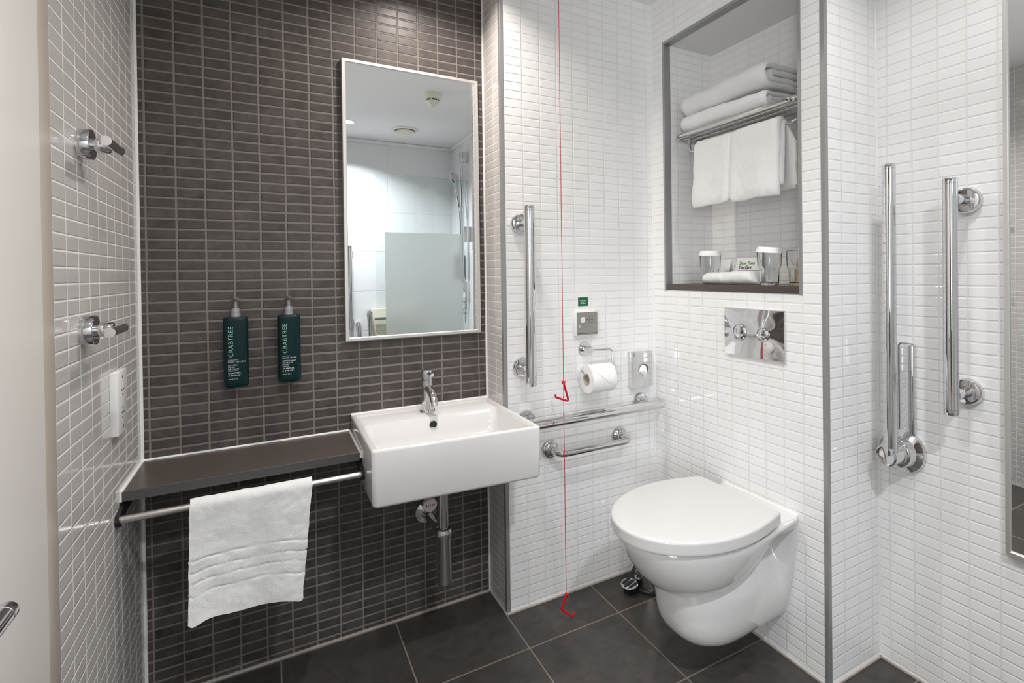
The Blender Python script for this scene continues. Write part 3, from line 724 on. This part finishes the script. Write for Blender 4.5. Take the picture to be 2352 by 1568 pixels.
# towel hanging from the rack bar
def hanging_towel():
    m = MB(); NU, NV = 90, 120; y0, y1 = -.365, -.752; yg = -.553
    for layer, (th, zf, zb, ya, yb_) in enumerate(((.024, 1.440, 1.462, y0, y1), (.012, 1.475, 1.470, y0-.02, y1-.012))):
        rr = .0185 if layer == 0 else .0085; grid = []
        for i in range(NU+1):
            s = i/NU; row = []
            for j in range(NV+1):
                q = j/NV; y = ya + (yb_-ya)*q; zt = 1.666
                fr_ = zt-zf; bk = zt-zb; tot = fr_+PI*rr+bk; a = s*tot
                lobe = math.exp(-((y-yg)/.010)**2) if layer == 0 else 0
                if a < fr_:
                    k = 1-a/fr_; z = zf+a + (.012*lobe*k*k if k > .8 else 0); x = hbx - rr - .014*k + .014*lobe*(.35+.65*min(1, k*2)) - .005*math.sin(17*q)*k
                    y += .016*k*(.5-q)*-1*(.4)
                elif a < fr_+PI*rr:
                    t_ = (a-fr_)/rr; z = zt+rr*math.sin(t_); x = hbx-rr*math.cos(t_) + .005*lobe
                else:
                    b_ = a-fr_-PI*rr; z = zt-b_; x = hbx+rr + .02*b_; y -= .030*max(0, q-.5)*2*min(1, b_/.06)
                sg = math.cos(min(PI, max(0., (a-fr_)/rr)))
                if q > .94: x += min(.010, rr*.5)*((q-.94)/.06)**2 * sg
                if q < .05: x += min(.006, rr*.5)*((.05-q)/.05)**2 * sg
                pp = Vector((x, y, z)); pp += noise.noise_vector(pp*18+Vector((5, 0, 0)))*.0035 + noise.noise_vector(pp*55)*.0012
                row.append(pp)
            grid.append(row)
        m.sheet(grid, lambda i, j: th*math.sqrt(max(.08, 1-(1-min(1, i/7, (NU-i)/7))**2))*math.sqrt(max(.15, 1-(1-min(1, j/5, (NV-j)/5))**2)))
    for v_ in m.bm.verts: v_.co += noise.noise_vector(v_.co*85)*.0012 + noise.noise_vector(v_.co*190)*.0008
    return m
tag(hanging_towel().build('hand_towel', 'terry', None, ang=80), 'white towel hanging from the bar below the rack', 'towel')

# tumblers
def tumbler(x, y, label, tilt):
    r = thing('tumbler', label, 'glass', (x, y, zs), 'drinking glasses in the niche')
    n = 48
    def ring(rad, z, flute):
        return [Vector((x + (rad*(1-flute*abs(math.sin(6*2*PI*k/n/1)))) * math.cos(2*PI*k/n), y + (rad*(1-flute*abs(math.sin(6*2*PI*k/n)))) * math.sin(2*PI*k/n), zs+z)) for k in range(n)]
    rr = [ring(.0275, .0004, 0), ring(.0295, .003, .03), ring(.0325, .052, .035), ring(.0345, .056, 0), ring(.0362, .058, 0), ring(.0372, .062, 0), ring(.0392, .108, 0), ring(.0385, .1095, 0), ring(.0375, .108, 0), ring(.0354, .062, 0), ring(.0325, .056, 0), ring(.0300, .050, 0), ring(.0270, .012, 0), ring(.0240, .009, 0)]
    MB().loft(rr).build('glass', 'glass', r, ang=30)
    if tilt is not None:
        A = Vector((tilt[0], tilt[1], 1)).normalized()
        MB().lathe([(.0420, -.004), (.0428, -.003), (.0415, .001), (.0380, .0125), (.0365, .0145), (0, .0148), (0, .0132), (.0355, .013), (.0400, 0.), (.0410, -.004)], (x, y, zs+.1105), d=A, n=44, cap0=False, cap1=False).build('lid', 'cap', r, ang=50)
    return r
tumbler(1.778, -.411, 'lidded glass tumbler at the left end of the niche sill', (.0, -.03))
tumbler(1.756, -.6995, 'lidded glass tumbler right of the folded face cloth', (.02, -.09))
tumbler(1.765, -.806, 'glass tumbler without lid at the right end of the sill', None)
# chrome tissue box behind the right tumbler
tb = thing('tissue_box', 'chrome tissue box behind the rightmost tumbler', 'box', (1.88, -.80, zs))
MB().box(1.812, 1.93, -.845, -.765, zs+.004, zs+.122, .003).build('cover', 'chrome', tb, ang=30)
MB().box(1.808, 1.934, -.848, -.762, zs, zs+.006, .001).build('base', 'black', tb, False)

# face cloth
def face_cloth():
    m = MB(); NU, NV = 40, 70; rings = []
    ya, yb_ = -.403, -.659
    for j in range(NV+1):
        s = j/NV; y = ya + (yb_-ya)*s
        e = min(1, min(s, 1-s)*9); e = math.sqrt(max(0, 1-(1-e)**2))
        gro = 1 - .30*math.exp(-((s-.44)/.028)**2)
        h_ = (.0205+.004*s)*max(.12, e)*gro; wd = .043*max(.3, e)
        ring = []
        for k in range(NU):
            a = 2*PI*k/NU; c_, s2 = math.cos(a), math.sin(a)
            p_ = Vector((1.768 + wd*math.copysign(abs(c_)**.75, c_), y, zs + h_ + .0015 + h_*math.copysign(abs(s2)**.8, s2)))
            p_ += noise.noise_vector(p_*30)*.0030*(1 if s2 > -.5 else .3)
            p_.z = max(p_.z, zs+.0004)
            ring.append(p_)
        rings.append(ring)
    m.loft(rings); return m
tag(face_cloth().build('face_cloth', 'terry', None, ang=80), 'folded white face cloth lying on the dark sill', 'towel')

# cards and sachet
def tent(x, ya, yb_, h, dep, label):
    r = thing('tent_card', label, 'card', (x, (ya+yb_)/2, zs))
    m = MB(); th = .0006
    for (p0, p1) in (((x, 0), (x+dep/2, h)), ((x+dep/2, h), (x+dep, 0))):
        m.box(0, 1, 0, 1, 0, 1)
        vs = list(m.bm.verts)[-8:]
        for v_ in vs:
            u, vv, w_ = v_.co
            v_.co = Vector((p0[0]+(p1[0]-p0[0])*w_ + th*u, ya+(yb_-ya)*vv, zs + p0[1]+(p1[1]-p0[1])*w_))
    m.build('card', 'cap', r, False); return r
tent(1.868, -.335, -.412, .092, .04, 'small blank white tent card behind the left tumbler')
tc2 = tent(1.868, -.440, -.560, .098, .045, 'printed white tent card with green heading behind the face cloth')
def pc(u, v_, w_, oy, oz):
    f = (oz+v_)/.098; return (1.868 + .0225*f - .0008 - w_, oy - u, zs+oz+v_)
for l, oz, mt, sz in (('Show Them', .072, 'ink_green', .0160), ('You Care', .0565, 'ink', .0160)):
    text('heading', l, sz, mt, tc2, lambda u, v_, w_, oz=oz: pc(u+.22*v_, v_, w_, -.455, oz), bold=.0004, space=.95)
for oz, a, bb in ((.049, -.455, -.552), (.0455, -.455, -.552), (.034, -.478, -.552), (.030, -.478, -.552)):
    p0 = pc(0, 0, 0, a, oz); p1 = pc(0, 0, 0, bb, oz+.0012)
    MB().box(p0[0]-.0006, p0[0]+.0002, p0[1], p1[1], p0[2], p1[2]).build('print_rule', 'ink', tc2, False)
sc_ = thing('paper_sachet', 'beige paper sachet between the two right tumblers', 'sachet', (1.80, -.752, zs))
m = MB(); rings = []
for k in range(9):
    f = k/8; z = zs + .0006 + .104*f; hwid = .030*(1-f)+.0105*f; th = .009*(1-f)+.0012; yc = -.760-.012*f; xc = 1.812+.02*f
    rings.append([Vector((xc+dx*th, yc+dy*hwid + .002*math.sin(5*f+dy), z)) for dx, dy in ((-1, -.8), (-1.3, 0), (-1, .8), (0, 1), (1, .8), (1.3, 0), (1, -.8), (0, -1))])
m.loft(rings).build('pouch', 'beige', sc_, ang=25)

# flush plate
fp = thing('flush_plate', 'chrome dual flush plate above the toilet', 'flush plate', (W2, -.683, .915))
N_ = 30; pl_ = MB()
fy0, fy1, fz0, fz1 = -.563, -.803, .916, 1.0735
def bulge(a, c_): return .0035*math.exp(-((a-.30)**2+(c_-.5)**2)/.09) + .0035*math.exp(-((a-.70)**2+(c_-.5)**2)/.05)
G = [[Vector((W2 - .010 - .9*bulge(i/N_, j/N_), fy0+(fy1-fy0)*i/N_, fz0+(fz1-fz0)*j/N_)) for j in range(N_+1)] for i in range(N_+1)]
V_ = [[pl_.bm.verts.new(p_) for p_ in row] for row in G]
for i in range(N_):
    for j in range(N_): pl_.bm.faces.new((V_[i][j], V_[i+1][j], V_[i+1][j+1], V_[i][j+1]))
per = [V_[i][0] for i in range(N_+1)] + [V_[N_][j] for j in range(1, N_+1)] + [V_[i][N_] for i in range(N_-1, -1, -1)] + [V_[0][j] for j in range(N_-1, 0, -1)]
cen = Vector((W2, (fy0+fy1)/2, (fz0+fz1)/2))
e1 = []
for v_ in per:
    q = v_.co.copy(); q.x = W2-.0075; q.y += math.copysign(.0016, q.y-cen.y) if abs(abs(q.y-cen.y)-.12) < .0005 else 0; q.z += math.copysign(.0016, q.z-cen.z) if abs(abs(q.z-cen.z)-.07875) < .0005 else 0
    e1.append(pl_.bm.verts.new(q))
e2 = [pl_.bm.verts.new((W2, v_.co.y, v_.co.z)) for v_ in e1]
for A_, B_ in ((per, e1), (e1, e2)):
    for i in range(len(A_)): pl_.bm.faces.new((A_[i], A_[(i+1) % len(A_)], B_[(i+1) % len(A_)], B_[i]))
pl_.build('plate', 'chrome', fp, ang=45)
for y, rr_ in ((-.633, .0265), (-.727, .0215)):
    MB().lathe([(rr_+.0015, 0), (rr_+.002, .0055), (rr_+.0005, .0065), (rr_-.0008, .0045), (rr_-.002, .0062), (rr_*.6, .0085), (0, .0092)], (W2-.0100, y, .995), d=(-1, 0, 0), n=44).build('button', 'chrome', fp, ang=40)

# ================================================================== TOILET
yc = -.690
to = thing('toilet', 'white wall hung toilet with closed lid', 'toilet', (1.45, yc, .08))
def dshape(xf, xb, hb, hm, hp=None, n=72, xm=1.43, e=2.0):
    """half outline from wall to front tip and mirrored; hb half width at wall, hm max, hp pinch near the wall"""
    half = []
    if hp is not None:
        xp = xb-.045
        for k in range(8):
            s = k/8; w_ = hb + (hp-hb)*(.5-.5*math.cos(PI*s)); half.append((xb-(xb-xp)*s, w_))
    else: xp, hp = xb, hb
    for k in range(14):
        s = k/14; half.append((xp-(xp-xm)*s, hp+(hm-hp)*math.sin(PI/2*s)))
    for k in range(17):
        a = PI/2*k/16
        half.append((xm-(xm-xf)*math.sin(a)**(2/e), hm*max(0., math.cos(a))**(2/e)))
    return half
def outline(z, *a, zfun=None, **kw):
    h_ = dshape(*a, **kw); pts = h_ + [(x, -w_) for x, w_ in reversed(h_[:-1])]
    return [Vector((x, yc+w_, z if zfun is None else zfun(x))) for x, w_ in pts]
# bowl
bw = MB()
bowl = []
for (z, xf, xb, hb, hm, sl_) in ((.4525, 1.176, 1.70, .151, .189, 0), (.446, 1.173, 1.70, .152, .191, 0), (.425, 1.180, 1.66, .130, .189, 0), (.39, 1.196, 1.63, .122, .181, .02), (.35, 1.222, 1.61, .112, .166, .05), (.31, 1.258, 1.59, .095, .142, .10), (.283, 1.296, 1.57, .075, .112, .16), (.272, 1.34, 1.55, .05, .075, .20)):
    bowl.append(outline(z, xf, xb, hb, hm, xm=1.42 if z > .3 else 1.45, zfun=(lambda x, z=z, s=sl_: z + s*max(0, x-1.32))))
bw.loft(list(reversed(bowl)))
# rear slab
bw.loft([[Vector((p_.x, yc + p_.y, z)) for p_ in rrect(1.545+ins*.2, 1.7035, -hw_, hw_, z, .012)] for z, hw_, ins in ((.400, .112, .3), (.405, .128, .2), (.413, .140, .1), (.424, .147, 0), (.436, .151, 0), (.449, .1525, 0), (.4545, .1515, 0), (.4568, .149, 0), (.4573, .144, 0))])
# pedestal, flared to the wall
ped = []
for (z, xf, hb, hm, hp) in ((.44, 1.36, .150, .08, .060), (.38, 1.335, .146, .095, .062), (.32, 1.315, .140, .116, .078), (.278, 1.309, .134, .129, .108), (.25, 1.309, .128, .132, .117), (.21, 1.313, .121, .131, .119), (.18, 1.319, .116, .128, .117), (.155, 1.332, .110, .122, .112), (.136, 1.350, .104, .112, .105), (.122, 1.376, .096, .101, .095), (.113, 1.414, .084, .084, .080)):
    ped.append(outline(z, xf, 1.703, hb, hm, hp, xm=1.50, e=2.5, zfun=(lambda x, z=z: z + .030*(x-1.40)*(1 if z < .2 else .3))))
bw.loft(list(reversed(ped)))
pan = bw.build('pan', 'ceramic', to, ang=48)
# seat ring and lid
def lid_ring(z, g, xb=1.607, hb=.163): return outline(z, 1.155+g, xb-g, hb-g, .2015-g, xm=1.415)
def seat_rnd(r): 
    return r
st = MB().loft([lid_ring(.4555, .010), lid_ring(.4575, .007), lid_ring(.462, .007), lid_ring(.463, .010)]).build('seat', 'lid', to)
ld = MB().loft([lid_ring(.4610, .004), lid_ring(.4625, .0008), lid_ring(.4655, 0), lid_ring(.4685, 0), lid_ring(.4885, 0), lid_ring(.4912, 0), lid_ring(.4935, .0008), lid_ring(.4958, .0025), lid_ring(.4970, .0050), lid_ring(.4975, .0085), lid_ring(.4977, .016), lid_ring(.4980, .06)]).build('lid', 'lid', to, ang=42)
for s_ in (-1, 1):
    MB().lathe([(.012, 0), (.012, .05)], (1.622, yc+s_*.09-.025, .468), 'Y', 20).build('hinge', 'chrome', to)
MB().tube([(1.701, yc-.15, .4575), (1.701, yc+.15, .4575)], .004, 8).build('sealant', 'sealant', to)

# pedal bin
bc = (1.590, -.272)
bn = thing('pedal_bin', 'small chrome pedal bin between toilet and corner', 'bin', (bc[0], bc[1], 0))
MB().lathe([(.084, .010), (.0850, .012), (.0850, .235), (.0860, .2355), (.0860, .245)], (bc[0], bc[1], 0), n=56).build('body', 'chrome_s', bn)
MB().lathe([(.0905, 0), (.0915, .001), (.0915, .013), (.0895, .0145), (.084, .015)], (bc[0], bc[1], 0), n=56).build('base', 'black', bn)
MB().lathe([(.0865, .245), (.0870, .250), (.080, .262), (.05, .270), (0, .273)], (bc[0], bc[1], 0), n=48).build('lid', 'chrome_s', bn)
# pedal points toward the door side
pd = Vector((-.94, -.10, 0)).normalized(); px_ = Vector((-pd.y, pd.x, 0))
base = Vector((bc[0], bc[1], 0))
lev = MB()
def ob_box(m_, d0, d1, s0, s1, z0, z1, zt=0.):
    pts = []
    for z in (0, 1):
        pts.append([base + pd*dd + px_*ss + Vector((0, 0, (z0 if z == 0 else z1) + zt*(dd-d0))) for dd, ss in ((d0, s0), (d1, s0), (d1, s1), (d0, s1))])
    m_.loft(pts)
ob_box(lev, .075, .128, -.017, .017, .0, .016); ob_box(lev, .075, .104, -.013, .013, .004, .034)
lev.build('pedal_lever', 'black', bn, False)
def oval(m_, c_, a, b_, z0, z1, zt):
    rr = []
    for z, k in ((z0, .96), (z0+.001, 1), (z1-.001, 1), (z1, .96)):
        rr.append([base + pd*(c_ + a*k*math.cos(2*PI*q/36)) + px_*(b_*k*math.sin(2*PI*q/36)) + Vector((0, 0, z + zt*a*math.cos(2*PI*q/36))) for q in range(36)])
    m_.loft(rr)
pm = MB(); oval(pm, .116, .030, .034, .033, .037, -.15); pdl = pm.build('pedal', 'chrome_s', bn)
for s_ in (-1, 0, 1):
    q = MB(); rr = []
    for z in (.0365, .0395):
        rr.append([base + pd*(.116 + (.021 if s_ else .026)*math.cos(2*PI*k/24)) + px_*(s_*.0185 + (.0055 if s_ else .0075)*math.sin(2*PI*k/24)) + Vector((0, 0, z - .15*.021*math.cos(2*PI*k/24))) for k in range(24)])
    q.loft(rr).build('grip', 'black', pdl)

# ================================================================== RIGHT WALL RAILS
g = thing('grab_rail', 'upright chrome grab rail between the tall mirror and the folded rail', 'grab rail', (W3, -1.179, .815))
flange_rail(g, 'bar', (1.868, -1.177, .817), (1.868, -1.177, 1.434), [(1.868, -1.180, 1.380), (1.868, -1.180, .868)], .0175, ('x', W3, -1), .036, .015)
g = thing('drop_down_rail', 'long chrome drop down rail folded up in the right corner', 'grab rail', (W3, -1.02, .66))
fx, fyy, fz = 1.872, -1.024, .668
MB().box(W3-.012, W3, -1.049, -1.003, .66, .982, .010, 4).build('wall_plate', 'chrome', g)
MB().lathe([(.064, -.001), (.064, .008), (.062, .013), (.052, .019), (.046, .022), (.044, .026), (.044, .046), (.042, .049), (.037, .051), (.036, .058), (.028, .066), (.018, .070)], (W3, -1.012, .662), d=(-1, 0, 0), n=48).build('pivot', 'chrome', g)
cl = MB(); cl.loft([[Vector((fx+dx, -1.016+rr_*math.cos(2*PI*k/40), .664+rr_*math.sin(2*PI*k/40))) for k in range(40)] for dx, rr_ in ((-.020, .020), (-.022, .026), (-.018, .030), (.024, .031), (.026, .028))])
cl.build('knuckle', 'chrome', g)
MB().lathe([(.0150, 0), (.0175, .004), (.0180, .012), (.0180, .82), (.0168, .8206), (.0168, .8214), (.0180, .822), (.0180, .832), (.0172, .8345), (.0155, .835)], (fx-.004, -1.022, .664), n=36).build('bar', 'chrome', g)

# ================================================================== SHOWER END (seen in the mirror)
YG = -2.10
sg = thing('shower_screen', 'hinged half frosted glass shower screen', 'shower screen', (1.33, YG, .02))
MB().box(.983, 1.668, YG-.004, YG+.004, .03, 1.93, .001).build('pane', 'pane', sg, False)
MB().box(1.044, 1.622, YG+.0046, YG+.0050, .03, 1.512).build('frosted_film', 'frost', sg, False)
for z in (1.513, .35):
    hg = MB().box(1.640, 1.690, YG-.010, YG+.010, z-.060, z+.060, .002).build('hinge', 'chrome_s', sg, ang=30)
    MB().tube([(1.694, YG, z-.06), (1.694, YG, z+.06)], .009, 16).build('hinge_pin', 'chrome', hg)
ss = thing('shower_set', 'chrome riser rail with hand shower on the shower wall', 'shower', (XS, -2.19, 1.3))
yr = -2.19
MB().box(XS-.062, XS, yr-.020, yr+.020, 2.09, 2.172, .003).build('rail_bracket', 'chrome', ss)
MB().box(XS-.062, XS, yr-.020, yr+.020, 1.06, 1.14, .003).build('rail_bracket', 'chrome', ss)
MB().tube([(XS-.050, yr, 1.07), (XS-.050, yr, 2.16)], .011, 20).build('riser_rail', 'chrome', ss)
hs_ = MB().lathe([(.052, 0), (.055, .006), (.050, .018), (.028, .030), (0, .034)], (XS-.085, yr-.105, 1.985), d=(.55, .80, .25), n=36).build('shower_head', 'chrome', ss)
MB().tube([(XS-.07, yr-.085, 1.965), (XS-.07, yr-.07, 1.90), (XS-.066, yr-.045, 1.80), (XS-.06, yr-.03, 1.72)], .013, 18, rad=[.02, .016, .013, .011]).build('shower_handle', 'chrome', ss)
MB().tube([(XS-.06, yr-.03, 1.72), (XS-.06, yr-.02, 1.60), (XS-.055, yr-.025, 1.45), (XS-.05, yr-.02, 1.25), (XS-.03, yr+.01, 1.08), (XS-.02, yr-.02, .92)], .007, 12).build('hose', 'chrome_s', ss)
MB().box(XS-.07, XS-.035, yr-.045, yr+.012, 1.70, 1.735, .004).build('slider', 'chrome', ss)
for z, lb_ in ((.99, 'upper chrome shower control knob'), (.90, 'lower chrome shower control knob')):
    kn = thing('shower_valve', lb_ + ' on the shower wall', 'shower control', (XS, -2.29, z), 'shower control knobs')
    MB().lathe([(.030, 0), (.030, .006), (.020, .010)], (XS, -2.29, z), d=(-1, 0, 0), n=32).build('rose', 'chrome', kn)
    MB().lathe([(.022, .006), (.024, .012), (.024, .042), (.021, .046), (0, .047)], (XS, -2.29, z), d=(-1, 0, 0), n=32).build('knob', 'chrome', kn)
sb = thing('soap_dispenser', 'dark green pump bottle on the shower wall', 'dispenser', (XS, -2.305, 1.155))
MB().box(XS-.078, XS-.006, -2.345, -2.275, 1.155, 1.36, .008, 3).build('bottle', 'bottle', sb)
MB().lathe([(.013, 0), (.012, .02), (.006, .024), (.006, .045), (.010, .047), (.010, .056), (0, .058)], (XS-.032, -2.303, 1.358), n=24).build('pump', 'pump', sb)
# fold up seat and its rails on the end wall
fs = thing('folding_bench', 'cream fold up shower seat with chrome frame', 'bench', (1.20, YF, .5))
MB().box(1.03, 1.40, YF+.020, YF+.050, .50, .935, .008, 3).build('seat_panel', 'seatcream', fs)
MB().tube([(1.04, YF+.075, .855), (1.40, YF+.075, .855)], .011, 18).build('crossbar', 'chrome', fs)
MB().tube(round_path([(1.005, YF+.01, .915), (1.005, YF+.10, .915), (1.005, YF+.10, .45), (1.005, YF+.01, .45)], .03, 8), .017, 20).build('arm', 'chrome', fs)
g = thing('grab_rail', 'upright chrome grab rail on the shower end wall', 'grab rail', (.862, YF, .78))
flange_rail(g, 'bar', (.862, YF+.085, .78), (.862, YF+.085, 1.435), [(.862, YF+.085, 1.38), (.862, YF+.085, .84)], .0185, ('y', YF, 1), .036)
bk = thing('backrest_pad', 'grey padded backrest on the shower end wall', 'backrest', (.885, YF, .5))
MB().tube([(.925, YF+.001, .82), (.925, YF+.05, .82), (.925, YF+.075, .80), (.93, YF+.08, .5)], .016, 20).build('bar', 'chrome', bk)

# ceiling fittings
sd = thing('smoke_detector', 'cream conical smoke detector on the ceiling', 'detector', (1.197, -1.327, H))
sx, sy = 1.197, -1.327
MB().lathe([(.057, .0), (.057, -.006), (.052, -.010), (.051, -.024), (.046, -.033), (.038, -.036)], (sx, sy, H), n=44).build('base', 'cream_pl', sd)
MB().lathe([(.036, -.034), (.036, -.048)], (sx, sy, H), n=36).build('sensor_slot', 'black', sd)
MB().lathe([(.042, -.046), (.036, -.052), (.024, -.064), (.012, -.072), (.0105, -.078), (0, -.079)], (sx, sy, H), n=40).build('cone', 'cream_pl', sd)
for k in range(6):
    a = 2*PI*k/6
    MB().box(sx+.037*math.cos(a)-.003, sx+.037*math.cos(a)+.003, sy+.037*math.sin(a)-.003, sy+.037*math.sin(a)+.003, H-.048, H-.034).build('rib', 'cream_pl', sd, False)
vn = thing('air_vent', 'round white air valve on the ceiling', 'vent', (1.222, -2.197, H))
MB().lathe([(.100, 0), (.098, -.006), (.080, -.012), (.074, -.010), (.072, 0)], (1.222, -2.197, H), n=52).build('ring', 'cream_pl', vn)
MB().lathe([(.055, -.006), (.066, -.014), (.064, -.020), (.04, -.024), (0, -.025)], (1.222, -2.197, H), n=48).build('disc', 'cream_pl', vn)
MB().lathe([(.073, -.001), (0, -.0015)], (1.222, -2.197, H), n=32).build('duct', 'black', vn)

# ------------------------------------------------------------------ downlights (fittings and their lamps)
LAMPS = [
    (.795, -.350, 'recessed ceiling downlight above the basin', (1.0, .915, .835), 5.5),
    (.818, -2.161, 'recessed ceiling downlight by the shower', (.94, .97, 1.0), 15),
    (1.50, -1.36, 'recessed ceiling downlight in front of the toilet', (1.0, .975, .96), 3.0),
    (.36, -1.28, 'added fill downlight in the ceiling by the door', (.985, .99, 1.0), 5),  # unseen lamp added to brighten the left wall and door
]
for x, y, lb_, col, pw in LAMPS:
    dl = thing('downlight', lb_, 'downlight', (x, y, H), 'recessed ceiling downlights')
    MB().lathe([(.052, 0), (.051, -.004), (.046, -.006), (.040, -.0045), (.038, -.001)], (x, y, H), n=44, cap0=False, cap1=False).build('bezel', 'white_pl', dl)
    MB().lathe([(.039, -.0008), (0, -.0009)], (x, y, H), n=32).build('lens', lamp_mat('lamp lens', col, 6.), dl)
    la = bpy.data.lights.new('lamp', 'AREA'); la.shape = 'DISK'; la.size = .075; la.energy = pw; la.color = col; la.spread = math.radians(135)
    lo_ = bpy.data.objects.new('lamp', la); COL.objects.link(lo_); lo_.parent = dl; lo_.location = (0, 0, -.008)

# ------------------------------------------------------------------ world, camera, view
wd = bpy.data.worlds.new('World'); scn.world = wd; wd.use_nodes = True
wd.node_tree.nodes['Background'].inputs[0].default_value = (.05, .05, .05, 1)

cam = bpy.data.cameras.new('Camera'); co = bpy.data.objects.new('Camera', cam); COL.objects.link(co); scn.camera = co
yaw, pitch, roll, f = -0.5145148949, -0.0077198440, -0.0127104986, 1201.336
cyw, syw, cp, sp = math.cos(yaw), math.sin(yaw), math.cos(pitch), math.sin(pitch)
fw = Vector((-syw*cp, cyw*cp, sp)); rt = Vector((cyw, syw, 0)); up = rt.cross(fw)
r2 = rt*math.cos(roll) + up*math.sin(roll); u2 = -rt*math.sin(roll) + up*math.cos(roll)
mw = Matrix.Identity(4)
for i in range(3):
    mw[i][0], mw[i][1], mw[i][2] = r2[i], u2[i], -fw[i]
mw[0][3], mw[1][3], mw[2][3] = .326052, -1.872158, 1.199499
co.matrix_world = mw
cam.sensor_width = 36; cam.sensor_fit = 'HORIZONTAL'; cam.lens = 36*f/2352
cam.shift_x = -126.214/2352; cam.shift_y = -147.649/2352
cam.clip_start = .01

scn.view_settings.view_transform = 'Standard'; scn.view_settings.look = 'None'
scn.view_settings.exposure = 0.37; scn.view_settings.gamma = 1
scn.cycles.use_denoising = True
scn.cycles.max_bounces = 14; scn.cycles.diffuse_bounces = 7; scn.cycles.glossy_bounces = 8; scn.cycles.transmission_bounces = 12; scn.cycles.transparent_max_bounces = 12
scn.cycles.caustics_reflective = True; scn.cycles.caustics_refractive = True
scn.cycles.sample_clamp_indirect = 6.
